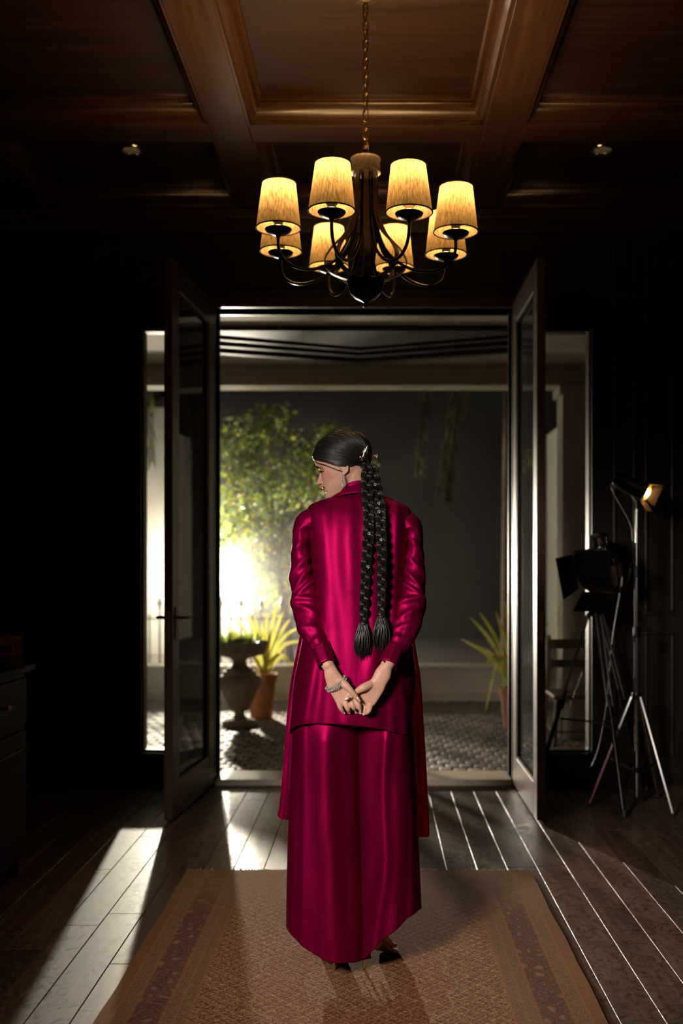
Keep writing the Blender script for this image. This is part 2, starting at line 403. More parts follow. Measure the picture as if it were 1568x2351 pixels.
# door leaves
def leaf(idx, hinge, near, side, label, handle):
    """leaf standing on the line hinge->near; thickness goes to `side` (-1 left, +1 right) of the doorway"""
    h, n_ = Vector((*hinge, 0)), Vector((*near, 0)); L = (n_ - h).length; t = (n_ - h).normalized(); nrm = Vector((side, 0, 0)); nrm = (nrm - t*nrm.dot(t)).normalized()
    root = thing('door_%d' % idx, label, None, (h.x, h.y, 0.012), kind='structure')
    Mx = Matrix(((t.x, nrm.x, 0, h.x), (t.y, nrm.y, 0, h.y), (0, 0, 1, 0), (0, 0, 0, 1)))
    th, st, z0, z1, br, tr_ = 0.045, 0.125, 0.012, 2.885, 0.175, 0.14
    obj('stile', MB().box(0, st, 0, th, z0, z1, Mx), M['door'], root, smooth=False, bevel=0.005)
    obj('stile', MB().box(L - st, L, 0, th, z0, z1, Mx), M['door'], root, smooth=False, bevel=0.005)
    obj('bottom_rail', MB().box(st, L - st, 0, th, z0, z0 + br, Mx), M['door'], root, smooth=False, bevel=0.004)
    obj('top_rail', MB().box(st, L - st, 0, th, z1 - tr_, z1, Mx), M['door'], root, smooth=False, bevel=0.004)
    bd = MB(); a, b_, c, d = st, L - st, z0 + br, z1 - tr_; q = 0.013
    for y0_, y1_ in ((0.004, 0.014), (th - 0.014, th - 0.004)):
        bd.box(a, b_, y0_, y1_, c, c + q, Mx); bd.box(a, b_, y0_, y1_, d - q, d, Mx); bd.box(a, a + q, y0_, y1_, c + q, d - q, Mx); bd.box(b_ - q, b_, y0_, y1_, c + q, d - q, Mx)
    obj('glazing_bead', bd, M['door'], root, smooth=False)
    obj('pane', MB().box(a, b_, th/2 - 0.002, th/2 + 0.002, c, d, Mx), M['doorglass'], root, smooth=False)
    lp = obj('lock_plate', MB().box(L, L + 0.002, 0.012, th - 0.012, 0.92, 1.08, Mx), M['brass'], root, smooth=False)
    obj('latch', MB().box(L + 0.002, L + 0.010, 0.017, th - 0.017, 1.03, 1.05, Mx), M['brass'], lp, smooth=False, bevel=0.002)
    for zz in (0.25, 1.4, 2.6):
        obj('hinge', MB().tube([Mx @ Vector((-0.008, th + 0.004, zz - 0.05)), Mx @ Vector((-0.008, th + 0.004, zz + 0.05))], 0.007, 8), M['brass'], root)
    if handle:
        hx = L - 0.055
        for s_ in (0, 1):
            y = -0.002 if s_ == 0 else th + 0.002; sg = -1 if s_ == 0 else 1
            e = obj('handle_plate', MB().box(hx - 0.018, hx + 0.018, min(y, y + sg*0.004), max(y, y + sg*0.004), 0.93, 1.10, Mx), M['bronze'], root, smooth=False, bevel=0.002)
            pts = [Mx @ Vector(p) for p in ((hx, y, 1.045), (hx, y + sg*0.04, 1.045), (hx - 0.012, y + sg*0.052, 1.045), (hx - 0.05, y + sg*0.055, 1.045), (hx - 0.11, y + sg*0.054, 1.043))]
            obj('handle', MB().tube(cr(pts, 4), 0.008, 8, roundcap=True), M['bronze'], e)
    return root
leaf(1, (-0.957, 5.985), (-1.030, 5.105), -1, 'open glazed wooden door leaf in front of the glowing sidelight', True)
leaf(2, (0.827, 5.985), (0.827, 5.105), 1, 'open glazed wooden door leaf with lit inner face beside tripod lamps', False)

# ---- coffered ceiling
ce = tag(obj('ceiling', MB().box(XL, XR, YB, YW + 0.16, ZP + 0.02, ZP + 0.12), M['ceil_x'], smooth=False), 'dark coffered wooden ceiling with crown mouldings', None, kind='structure')
bx = [(-2.13, -1.94), (-0.80, -0.61), (0.53, 0.72), (1.86, 2.05)]
by = [(1.40, 1.57), (3.10, 3.27), (4.83, 5.00), (5.93, 6.02)]
for x0, x1 in bx:
    obj('beam', MB().box(x0, x1, 0.2, YW, ZB, ZP + 0.03), M['ceil_y'], ce, smooth=False, bevel=0.004)
xs = [XL] + [v for b_ in bx for v in b_] + [XR]
for y0, y1 in by:
    for k in range(0, len(xs), 2):
        obj('beam', MB().box(xs[k], xs[k+1], y0, y1, ZB, ZP + 0.03), M['ceil_x'], ce, smooth=False, bevel=0.004)
ogee = [(0, 0), (0.012, 0), (0.016, 0.012), (0.014, 0.02), (0.03, 0.028), (0.046, 0.045), (0.056, 0.066), (0.060, 0.078), (0.066, 0.083), (0.066, 0.094), (0.076, 0.098), (0.080, 0.112), (0.0, 0.112)]
def crown(a, b_, side, mat, parent):
    """mitred moulding run from a to b; profile grows along side"""
    a, b_, side = Vector(a), Vector(b_), Vector(side); t = (b_ - a).normalized()
    mb = MB(); mb.rings([[q + side*(x - 0.001) + t*(x*sg) + Vector((0, 0, y)) for x, y in ogee] for q, sg in ((a, 1), (b_, -1))])
    obj('crown_moulding', mb, mat, parent, smooth=True, angle=50)
ycells = [(1.57, 3.10), (3.27, 4.83), (5.00, 5.93)]
xcells = [(xs[k+1], xs[k+2]) for k in range(0, len(xs) - 2, 2)]
xcells = [(XL, bx[0][0]), (bx[0][1], bx[1][0]), (bx[1][1], bx[2][0]), (bx[2][1], bx[3][0]), (bx[3][1], XR)]
for (x0, x1) in xcells:
    for (y0, y1) in ycells:
        obj('panel', MB().box(x0 + 0.01, x1 - 0.01, y0 + 0.01, y1 - 0.01, ZP - 0.005, ZP + 0.015), M['ceil_panel_shaded'], ce, smooth=False)
        z = ZB + 0.002
        crown((x0, y0, z), (x1, y0, z), (0, 1, 0), M['ceil_x'], ce); crown((x0, y1, z), (x1, y1, z), (0, -1, 0), M['ceil_x'], ce)
        crown((x0, y0, z), (x0, y1, z), (1, 0, 0), M['ceil_y'], ce); crown((x1, y0, z), (x1, y1, z), (-1, 0, 0), M['ceil_y'], ce)

# ================================================================== THE PORCH AND GARDEN
GZ = -0.06
PX0, PX1, PYB = -3.3, 2.75, 8.1
pave = tag(obj('pavement', MB().box(-3.6, PX1, YW + 0.16, 17.4, -0.4, GZ - 0.02), M['soil'], smooth=False), 'small cobbles paving the porch and garden court', None, kind='structure')
def cobble_mat():
    m, t, b = nt('cobble_stone'); oi = t.nodes.new('ShaderNodeObjectInfo'); g = t.nodes.new('ShaderNodeNewGeometry')
    n = noise_n(t, coords(t, (1,1,1)), 40, 5)
    v = math_n(t, 'ADD', math_n(t, 'MULTIPLY', n, 0.5), math_n(t, 'MULTIPLY', math_n(t, 'FRACT', math_n(t, 'ADD', oi.outputs['Random'], g.outputs['Random Per Island'])), 0.5))
    t.links.new(ramp(t, v, [(0.2, (0.13, 0.105, 0.08)), (0.8, (0.30, 0.25, 0.19))]), b.inputs['Base Color'])
    b.inputs['Roughness'].default_value = 0.7; bump(t, b, n, 0.3, 0.004); return m
M['cobble'] = cobble_mat()
CW, CD = 0.098, 0.112
def cobble_rings(c, w_, d_, h, yaw=0.0):
    r = []
    for e, z in ((0.0, -0.03), (0.0, -0.006), (0.005, -0.0012), (0.014, 0.0)):
        hw, hd = w_/2 - e, d_/2 - e
        k = 0.3*min(hw, hd)
        pts = [(-hw + k, -hd), (hw - k, -hd), (hw, -hd + k), (hw, hd - k), (hw - k, hd), (-hw + k, hd), (-hw, hd - k), (-hw, -hd + k)]
        r.append([Vector((c[0] + x*math.cos(yaw) - y*math.sin(yaw), c[1] + x*math.sin(yaw) + y*math.cos(yaw), c[2] + z + h)) for x, y in pts])
    return r
cm = [mesh_of(MB().rings(cobble_rings((0, 0, 0), CW - 0.006 - 0.002*i, CD - 0.006 - 0.002*(2 - i), 0)), 'cobble') for i in range(3)]
for me in cm: me.materials.append(M['cobble'])
spots = []
rc = random.Random(11)
r = 0; y = YW + 0.19
while y < 10.2:
    x = -2.8 + (r % 2)*CW/2
    while x < 2.3:
        px = VPX + F_PX*x/y
        vis = (495 < px < 1175 or 300 < px < 392 or 1245 < px < 1362) and 6.62 < y
        spots.append((0 if vis else 1, y, x)); x += CW
    y += CD; r += 1
spots.sort()
rest = MB()
for i, (v, y, x) in enumerate(spots):
    yaw = rc.uniform(-0.07, 0.07); h = rc.uniform(-0.004, 0.004); x += rc.uniform(-0.003, 0.003)
    if i < 290 and v == 0:
        o = obj('cobble', rc.choice(cm), None, pave, loc=(x, y, GZ + h)); o.rotation_euler.z = yaw
    else: rest.rings(cobble_rings((x, y, GZ), CW - 0.008, CD - 0.008, h, yaw), cap=True)
o = obj('cobble_field', rest, M['cobble'], pave, kind='stuff')
# low planter wall
lw = MB().box(-3.3, 2.7, 10.20, 10.38, -0.1, 0.26)
o = obj('garden_kerb_wall', lw, M['plaster'], smooth=False, bevel=0.01, kind='structure'); o['label'] = 'low cream plastered planter wall behind the urn and pots'
obj('coping', MB().box(-3.3, 2.7, 10.17, 10.42, 0.26, 0.30), M['plaster'], o, smooth=False, bevel=0.008)
obj('plinth', MB().box(-3.3, 2.7, 10.175, 10.20, -0.1, 0.02), M['stone'], o, smooth=False, bevel=0.005)
o = obj('planting_bed', MB().box(-3.3, PX1, 10.38, 16.0, -0.1, 0.15), M['soil'], smooth=False, kind='structure'); o['label'] = 'dark soil bed behind the low planter wall'
# boundary walls
o = obj('garden_wall_left', MB().box(-3.5, -3.3, YW + 0.16, 13.35, -0.3, 3.4), M['grey_plaster'], smooth=False, kind='structure'); o['label'] = 'pale plastered garden wall beside the glowing lamp'
o = obj('garden_wall_right', MB().box(PX1, PX1 + 0.2, YW + 0.16, 16.0, -0.3, 3.4), M['plaster'], smooth=False, kind='structure'); o['label'] = 'pale plastered wall at the right end of porch'
o = obj('garden_wall_low', MB().box(-2.25, -1.62, 13.2, 13.35, -0.3, 1.50).box(-3.3, -2.25, 13.2, 13.35, -0.3, 3.4), M['grey_plaster'], smooth=False, kind='structure'); o['label'] = 'white stepped boundary wall behind iron railing'
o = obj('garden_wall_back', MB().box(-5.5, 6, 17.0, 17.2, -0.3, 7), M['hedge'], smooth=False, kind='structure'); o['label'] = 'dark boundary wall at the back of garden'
# porch roof
o = obj('porch_ceiling', MB().box(PX0, PX1, YW + 0.16, PYB + 0.15, 2.92, 3.05), M['plaster'], smooth=False, kind='structure'); o['label'] = 'cream plastered ceiling of the porch'
o = obj('porch_beam', MB().box(PX0, PX1, 8.0, 8.25, 2.755, 2.92), M['plaster'], smooth=False, bevel=0.008, kind='structure'); o['label'] = 'cream lintel beam along the front of porch'
XM = -0.11
def chev(x, dl, dc):                                     # chevron plan: distance of a rafter line at x
    return dc + (dl - dc)*abs(x - XM)/0.95
for k, (n0, n1, f0, f1, zb) in enumerate(((6.70, 6.70, 6.745, 7.20, 2.885), (6.96, 7.31, 7.01, 7.37, 2.885), (7.18, 7.50, 7.24, 7.57, 2.885), (7.40, 7.72, 7.47, 7.82, 2.88))):  # first board is widened to a dark wedge standing in for ceiling shade
    mb = MB(); xx = [-1.26, XM, 1.13]
    mb.rings([[Vector((x, chev(x, n0, n1), zb)), Vector((x, max(chev(x, f0, f1), chev(x, n0, n1) + .03), zb)), Vector((x, max(chev(x, f0, f1), chev(x, n0, n1) + .03), 2.921)), Vector((x, chev(x, n0, n1), 2.921))] for x in xx])
    o = obj('porch_rafter', mb, M['porchwood'], smooth=False, kind='structure')
    o['label'] = ('dark timber and painted ceiling-shade wedge', 'second dark timber chevron', 'third dark timber chevron', 'farthest dark timber chevron')[k] + ' board under the porch ceiling'
o = obj('porch_column', MB().box(1.50, 1.86, 8.0, 8.25, -0.1, 2.755).box(1.47, 1.89, 7.97, 8.28, -0.1, 0.1).box(1.47, 1.89, 7.97, 8.28, 2.68, 2.756), M['plaster'], smooth=False, bevel=0.008, kind='structure')
o['label'] = 'cream porch column seen through the right sidelight'
# haze
haze = thing('haze', 'pale lamp-lit haze drifting through the dark garden', 'haze', (LAMP.x, LAMP.y, GZ), kind='stuff')
def haze_cloud(c, r, dens):
    hz = obj('haze_layer', MB().sphere(c, 1.0, 40, 24, r), None, haze, angle=180)
    m = bpy.data.materials.new('garden_haze'); m.use_nodes = True; t = m.node_tree; t.nodes.clear()
    vs = t.nodes.new('ShaderNodeVolumeScatter'); vs.inputs['Color'].default_value = (0.97, 0.95, 0.90, 1); vs.inputs['Density'].default_value = dens; vs.inputs['Anisotropy'].default_value = 0.3
    t.links.new(vs.outputs[0], t.nodes.new('ShaderNodeOutputMaterial').inputs['Volume']); hz.data.materials.append(m)
for sc_k, dn_k in ((1.25, 0.012), (1.0, 0.014), (0.72, 0.016), (0.45, 0.02)):
    haze_cloud(LAMP + Vector((0.15, -0.6, -0.2)), (1.9*sc_k, 2.2*sc_k, 1.3*sc_k), dn_k)
haze_cloud(Vector((-1.0, 11.0, 1.2)), (3.0, 2.9, 2.1), 0.018)
# ================================================================== CHANDELIER
def shade_mat():
    m, t, b = nt('lamp_shade_fabric')
    v = coords(t, (22, 22, 3.0)); n = noise_n(t, v, 9, 5, 0.7, 0.4)
    c = ramp(t, n, [(0.32, (0.13, 0.085, 0.04)), (0.52, (0.40, 0.29, 0.15)), (0.72, (0.58, 0.46, 0.27))])
    t.links.new(c, b.inputs['Base Color']); b.inputs['Roughness'].default_value = 0.8
    tr = t.nodes.new('ShaderNodeBsdfTranslucent'); t.links.new(c, tr.inputs[0])
    mx = t.nodes.new('ShaderNodeMixShader'); mx.inputs[0].default_value = 0.20; out = t.nodes['Material Output']
    t.links.new(b.outputs[0], mx.inputs[1]); t.links.new(tr.outputs[0], mx.inputs[2]); t.links.new(mx.outputs[0], out.inputs[0])
    bump(t, b, n, 0.25, 0.002); return m
M['shade'] = shade_mat()
M['shadein'] = plain('shade_trim', (0.06, 0.03, 0.018), 0.8, 0, 0.2, 60)
M['bulb'] = emit('lit_bulb', (1.0, 0.72, 0.34), 9.0)
CX, CY = -0.035, 3.9
ch = thing('chandelier', 'black iron chandelier with eight lit tan fabric shades hanging on a chain', 'chandelier', (CX, CY, 2.31))
R0 = Vector((CX, CY, 0))
obj('hub', MB().lathe([(0.004, 2.316), (0.010, 2.320), (0.012, 2.328), (0.007, 2.335), (0.016, 2.341), (0.040, 2.352), (0.060, 2.372), (0.069, 2.395), (0.071, 2.408), (0.075, 2.412), (0.075, 2.418), (0.068, 2.421), (0.004, 2.424)], R0, 40), M['black'], ch)
obj('collar', MB().lathe([(0.004, 2.905), (0.030, 2.903), (0.056, 2.900), (0.059, 2.894), (0.056, 2.888), (0.056, 2.850), (0.059, 2.846), (0.059, 2.840), (0.050, 2.836), (0.004, 2.834)], R0, 40), M['bronze'], ch)
obj('centre_rod', MB().tube([R0 + Vector((0, 0, 2.42)), R0 + Vector((0, 0, 2.84))], 0.012, 10), M['black'], ch)
strap_prof = cr([(0.046, 2.84), (0.047, 2.75), (0.052, 2.68), (0.085, 2.60), (0.135, 2.545), (0.160, 2.495), (0.142, 2.455), (0.09, 2.430), (0.035, 2.418)], 5)
arm_prof = cr([(0.030, 2.83), (0.033, 2.72), (0.045, 2.62), (0.085, 2.53), (0.150, 2.468), (0.225, 2.437), (0.295, 2.437), (0.343, 2.465), (0.360, 2.505), (0.361, 2.545)], 5)
SHADE_T, SHADE_B = 2.742, 2.572
def radial(prof, a): return [R0 + Vector((r*math.sin(a), -r*math.cos(a), z)) for r, z in prof]
for k in range(8):
    a = math.radians(-19 + 45*k); rad = Vector((math.sin(a), -math.cos(a), 0)); tan = Vector((math.cos(a), math.sin(a), 0))
    # strap: flat iron band, bowed like a lyre
    pts = radial(strap_prof, a + math.radians(22.5)); r2 = Vector((math.sin(a + math.radians(22.5)), -math.cos(a + math.radians(22.5)), 0)); t2 = Vector((r2.y*-1, r2.x, 0))
    rows = []
    for i, p in enumerate(pts):
        tg = (pts[min(i+1, len(pts)-1)] - pts[max(i-1, 0)]).normalized(); nn = tg.cross(t2).normalized()
        hw = 0.0115 if i > 3 else 0.009
        rows.append([p + t2*hw + nn*0.002, p - t2*hw + nn*0.002, p - t2*hw - nn*0.002, p + t2*hw - nn*0.002])
    obj('strap', MB().rings(rows), M['bronze'], ch, angle=30)
    arm = obj('arm', MB().tube(radial(arm_prof, a), 0.0062, 8), M['black'], ch)
    c = R0 + rad*0.361
    obj('drip_dish', MB().lathe([(0.006, 2.535), (0.010, 2.545), (0.028, 2.550), (0.046, 2.560), (0.051, 2.568), (0.049, 2.570), (0.040, 2.562), (0.018, 2.558), (0.004, 2.558)], c, 28), M['black'], arm)
    obj('socket', MB().lathe([(0.017, 2.558), (0.017, 2.595), (0.021, 2.596), (0.021, 2.604), (0.015, 2.606), (0.015, 2.630), (0.004, 2.631)], c, 20), M['white' if k == 1 else 'black'], arm)
    obj('bulb', MB().lathe([(0.006, 2.631), (0.011, 2.640), (0.016, 2.655), (0.017, 2.668), (0.013, 2.685), (0.006, 2.698), (0.001, 2.704)], c, 16), M['bulb'], arm)
    tilt = Vector((rng.uniform(-.004, .004), rng.uniform(-.004, .004), 0))
    n = 44; rt, rb = 0.0625, 0.0835
    ring = lambda r_, z: [c + tilt*(z - SHADE_B)/0.17 + Vector((r_*math.cos(2*PI*j/n), r_*math.sin(2*PI*j/n), z)) for j in range(n)]
    sh = obj('shade', MB().rings([ring(rb, SHADE_B), ring((rb + rt)/2, (SHADE_B + SHADE_T)/2), ring(rt, SHADE_T)], cap=False), M['shade'], ch)
    for r_, z in ((rb + 0.0004, SHADE_B), (rt + 0.0002, SHADE_T)):
        obj('shade_trim', MB().tube([c + (tilt if z > 2.65 else Vector()) + Vector((r_*math.cos(2*PI*j/36), r_*math.sin(2*PI*j/36), z)) for j in range(37)], 0.0028, 6), M['shadein'], sh)
    for q in range(3):
        b_ = 2*PI*q/3 + 0.4; d_ = Vector((math.cos(b_), math.sin(b_), 0))
        obj('shade_wire', MB().tube([c + d_*0.020 + Vector((0, 0, 2.600)), c + d_*0.045 + Vector((0, 0, 2.598)), c + d_*0.06 + Vector((0, 0, 2.612)), c + d_*0.078 + Vector((0, 0, 2.612))], 0.0012, 5), M['chrome'], sh)
    lo = light('chandelier_bulb_light', 'POINT', c + Vector((0, 0, 2.716)), 8.0, (1.0, 0.63, 0.27), shadow_soft_size=0.018)
    lo.parent = ch; lo.matrix_parent_inverse = Matrix.Translation(-Vector(ch.location))
# chain: single links, canopy, cable
lk = []
for j in range(17):
    u = 2*PI*j/16; lk.append(Vector((0.0095*math.cos(u), 0, 0.0125*math.copysign(1, math.sin(u)) * (1 if abs(math.sin(u)) > 1e-6 else 0) + 0.0095*math.sin(u))))
link_me = mesh_of(MB().tube(lk, 0.0026, 6, cap=False, up=(0, 1, 0)), 'chain_link'); link_me.materials.append(M['chain'])
top_z = 3.50; z = 2.925; k = 0
while z < top_z:
    o = obj('chain_link', link_me, None, ch, loc=(CX, CY, z)); o.rotation_euler.z = (0.35 if k % 2 == 0 else 0.35 + PI/2) + rng.uniform(-.15, .15)
    z += 0.0345; k += 1
obj('hook', MB().tube([R0 + Vector((0.012*math.sin(2*PI*j/12), 0, 2.908 + 0.010 - 0.010*math.cos(2*PI*j/12))) for j in range(13)], 0.003, 6).tube([R0 + Vector((0, 0, 2.9)), R0 + Vector((0, 0, 2.91))], 0.008, 8), M['bronze'], ch)
obj('power_cable', MB().tube([R0 + Vector((0.011*math.sin(i*0.9), 0.009*math.cos(i*1.1), 2.90 + i*0.021)) for i in range(30)], 0.0019, 5), M['bronze'], ch)
obj('ceiling_rose', MB().lathe([(0.055, ZP - 0.005), (0.055, ZP - 0.02), (0.03, ZP - 0.035), (0.008, ZP - 0.042), (0.004, ZP - 0.055)], R0, 28), M['bronze'], ch)

# ================================================================== RECESSED DOWNLIGHTS
def downlight(x, y, lab):
    d = thing('ceiling_downlight', lab, 'downlight', (x, y, ZP - 0.005), 'recessed ceiling downlights')
    obj('trim_ring', MB().lathe([(0.048, ZP - 0.006), (0.050, ZP - 0.014), (0.058, ZP - 0.017), (0.064, ZP - 0.012), (0.066, ZP - 0.005)], (x, y, 0), 32, cap=False), M['chrome'], d)
    obj('lens', MB().lathe([(0.002, ZP - 0.008), (0.03, ZP - 0.011), (0.047, ZP - 0.007)], (x, y, 0), 28), M['white'], d)
downlight(-1.30, 5.36, 'unlit recessed ceiling downlight above the glowing sidelight')
downlight(1.22, 5.36, 'unlit recessed ceiling downlight above the tripod lamps')

# ================================================================== RUG
def rug_mat():
    m, t, b = nt('persian_rug')
    v = coords(t, (1, 1, 1), loc=(0, 0, 0))
    sp = t.nodes.new('ShaderNodeSeparateXYZ'); t.links.new(v, sp.inputs[0]); X, Y = sp.outputs[0], sp.outputs[1]
    ax = math_n(t, 'ABSOLUTE', X)
    # small repeating flower lattice in the field
    def lattice(s, ph=0.0):
        sx = math_n(t, 'SINE', math_n(t, 'ADD', math_n(t, 'MULTIPLY', X, s), ph)); sy = math_n(t, 'SINE', math_n(t, 'ADD', math_n(t, 'MULTIPLY', Y, s), ph))
        return math_n(t, 'MULTIPLY', sx, sy)
    l1 = lattice(2*PI/0.044); l2 = lattice(2*PI/0.022, 0.7); l3 = lattice(2*PI/0.011, 0.3)
    n = noise_n(t, v, 150, 4, 0.75); nb = noise_n(t, v, 3.0, 4, 0.6)
    lat = math_n(t, 'ADD', math_n(t, 'MULTIPLY', l1, 0.30), math_n(t, 'ADD', math_n(t, 'MULTIPLY', l2, 0.30), math_n(t, 'MULTIPLY', l3, 0.25)))
    lat = math_n(t, 'ADD', math_n(t, 'MULTIPLY', lat, 0.34), math_n(t, 'SUBTRACT', math_n(t, 'MULTIPLY', n, 2.3), 0.65))
    field = ramp(t, lat, [(0.20, (0.11, 0.042, 0.024)), (0.45, (0.30, 0.135, 0.066)), (0.62, (0.42, 0.205, 0.10)), (0.85, (0.62, 0.42, 0.24))])
    medal = ramp(t, lat, [(0.20, (0.15, 0.03, 0.02)), (0.50, (0.36, 0.090, 0.045)), (0.85, (0.52, 0.28, 0.16))])
    # scalloped medallion around the middle
    ya = math_n(t, 'MULTIPLY', Y, 0.80); ang = math_n(t, 'ARCTAN2', X, ya)
    rr = math_n(t, 'SQRT', math_n(t, 'ADD', math_n(t, 'MULTIPLY', X, X), math_n(t, 'MULTIPLY', ya, ya)))
    sc = math_n(t, 'MULTIPLY', math_n(t, 'ABSOLUTE', math_n(t, 'SINE', math_n(t, 'MULTIPLY', ang, 7))), 0.03)
    re = math_n(t, 'SUBTRACT', math_n(t, 'SUBTRACT', rr, sc), math_n(t, 'MULTIPLY', nb, 0.02))
    inm = math_n(t, 'LESS_THAN', re, 0.285); inm2 = math_n(t, 'LESS_THAN', re, 0.11)
    ln = math_n(t, 'LESS_THAN', math_n(t, 'ABSOLUTE', math_n(t, 'SUBTRACT', re, 0.285)), 0.0035)
    ln2 = math_n(t, 'LESS_THAN', math_n(t, 'ABSOLUTE', math_n(t, 'SUBTRACT', re, 0.11)), 0.003)
    c = mixc(t, math_n(t, 'MULTIPLY', inm, 0.42), field, medal); c = mixc(t, inm2, c, field)
    c = mixc(t, math_n(t, 'MULTIPLY', math_n(t, 'MAXIMUM', ln, ln2), 0.45), c, (0.50, 0.36, 0.24))
    # side borders
    def band(lo, hi): return math_n(t, 'MULTIPLY', math_n(t, 'GREATER_THAN', ax, lo), math_n(t, 'LESS_THAN', ax, hi))
    pal = node(t, 'ShaderNodeTexVoronoi'); pal.feature = 'DISTANCE_TO_EDGE'; pal.inputs['Scale'].default_value = 26; t.links.new(coords(t, (1, 0.75, 0.01)), pal.inputs['Vector'])
    vine = math_n(t, 'ADD', math_n(t, 'MULTIPLY', pal.outputs['Distance'], 1.6), math_n(t, 'MULTIPLY', n, 0.55))
    main = ramp(t, vine, [(0.22, (0.30, 0.165, 0.10)), (0.40, (0.15, 0.070, 0.048)), (0.62, (0.21, 0.10, 0.062)), (0.85, (0.36, 0.21, 0.13))])
    guard = ramp(t, math_n(t, 'ADD', math_n(t, 'MULTIPLY', l3, 0.4), n), [(0.25, (0.13, 0.08, 0.06)), (0.55, (0.32, 0.14, 0.065)), (0.85, (0.50, 0.34, 0.20))])
    c = mixc(t, band(0.47, 0.545), c, guard); c = mixc(t, band(0.545, 0.64), c, main); c = mixc(t, band(0.64, 0.69), c, guard)
    c = mixc(t, math_n(t, 'GREATER_THAN', ax, 0.69), c, (0.30, 0.14, 0.065))
    for q in (0.47, 0.508, 0.545, 0.64, 0.69):
        c = mixc(t, math_n(t, 'MULTIPLY', math_n(t, 'LESS_THAN', math_n(t, 'ABSOLUTE', math_n(t, 'SUBTRACT', ax, q)), 0.004), 0.6), c, (0.42, 0.18, 0.08))
    # worn plain end by the door and weft streaks
    end = ramp(t, Y, [(0.0, (0, 0, 0)), (1.0, (1, 1, 1))]); e2 = math_n(t, 'MULTIPLY', math_n(t, 'SUBTRACT', Y, 0.62), 2.2); e2 = math_n(t, 'MINIMUM', math_n(t, 'MAXIMUM', e2, 0.0), 0.72)
    st = noise_n(t, coords(t, (3, 90, 1)), 3, 5, 0.7)
    strk = ramp(t, st, [(0.3, (0.20, 0.105, 0.05)), (0.55, (0.40, 0.23, 0.11)), (0.75, (0.50, 0.22, 0.09))])
    c = mixc(t, e2, c, strk)
    c = mixc(t, 1.0, c, ramp(t, noise_n(t, coords(t, (8, 60, 1)), 4, 4, 0.7), [(0.25, (0.36,)*3), (0.7, (0.86,)*3)]), 'MULTIPLY')
    t.links.new(c, b.inputs['Base Color']); b.inputs['Roughness'].default_value = 0.95
    b.inputs['Specular IOR Level'].default_value = 0.15; b.inputs['Sheen Weight'].default_value = 0.0
    h = math_n(t, 'ADD', math_n(t, 'MULTIPLY', noise_n(t, coords(t, (25, 110, 1)), 5, 4, 0.7), 0.8), math_n(t, 'MULTIPLY', n, 0.5))
    bump(t, b, h, 0.7, 0.004); return m
RX0, RX1, RY0, RY1, RT = -0.80, 0.665, 1.95, 4.285, 0.011
rc0 = Vector(((RX0 + RX1)/2, (RY0 + RY1)/2, 0))
rows = []
nx, ny = 40, 60
for j in range(ny + 1):
    row = []
    for i in range(nx + 1):
        u, v = i/nx, j/ny
        x = RX0 + (RX1 - RX0)*u - rc0.x; y = RY0 + (RY1 - RY0)*v - rc0.y
        if i in (0, nx): x += 0.008*noise.noise(Vector((v*7, 3.1*(i > 0), 0)))
        if j in (0, ny): y += 0.008*noise.noise(Vector((u*5, 9.0, 0)))
        row.append(Vector((x, y, RT + 0.0015*noise.noise(Vector((x*5, y*5, 2))))))
    rows.append(row)
mb = MB(); mb.grid(rows)
edge = [rows[0][i] for i in range(nx + 1)] + [rows[j][nx] for j in range(1, ny + 1)] + [rows[ny][i] for i in range(nx - 1, -1, -1)] + [rows[j][0] for j in range(ny - 1, 0, -1)]
mb.rings([[Vector((p.x, p.y, 0.001)) for p in edge], edge], cap=False)
rug = thing('rug', 'worn rust and brown patterned rug under the standing woman', 'rug', (rc0.x, rc0.y, 0))
pile = obj('woven_pile', mb, rug_mat(), None, angle=60); pile.location = rc0; pile.parent = rug; pile.matrix_parent_inverse = Matrix.Translation(-rc0)
fr = MB(); rf = random.Random(5)
x = RX0 + 0.004
while x < RX1 - 0.004:
    L = rf.uniform(0.008, 0.022); dx = rf.uniform(-0.006, 0.006); zz = rf.uniform(0.003, 0.012)
    fr.tube([(x, RY1 - 0.004, 0.009), (x + dx*0.5, RY1 + L*0.5, zz), (x + dx, RY1 + L, 0.0035)], [0.0030, 0.0032, 0.0022], 5)
    x += rf.uniform(0.005, 0.009)
obj('fringe', fr, plain('rug_fringe', (0.42, 0.34, 0.24), 0.9, 0, 0.25, 60), rug, kind='stuff')

# ================================================================== SIDEBOARD, SHELF, BOOKS ON THE LEFT
sb = thing('sideboard', 'dark wooden sideboard with panelled doors at the left edge', 'sideboard', (-1.9, 3.9, 0))
obj('top', MB().box(-2.42, -1.455, 3.1, 4.30, 0.865, 0.895), M['darkwood'], sb, smooth=False, bevel=0.006)
obj('body', MB().box(-2.40, -1.49, 3.13, 4.27, 0.08, 0.865), M['darkwood'], sb, smooth=False, bevel=0.004)
for k, (y0, y1) in enumerate(((3.16, 3.68), (3.72, 4.24))):
    d = obj('door', MB().box(-1.49, -1.472, y0, y1, 0.12, 0.62), M['darkwood'], sb, smooth=False, bevel=0.004)
    obj('door_panel', MB().box(-1.472, -1.464, y0 + 0.07, y1 - 0.07, 0.19, 0.55), M['darkwood'], d, smooth=False, bevel=0.004)
    obj('knob', MB().sphere((-1.455, y1 - 0.04 if k == 0 else y0 + 0.04, 0.40), 0.013), M['brass'], d)
    d = obj('drawer', MB().box(-1.49, -1.472, y0, y1, 0.65, 0.84), M['darkwood'], sb, smooth=False, bevel=0.004)
    obj('knob', MB().sphere((-1.455, (y0 + y1)/2, 0.745), 0.013), M['brass'], d)
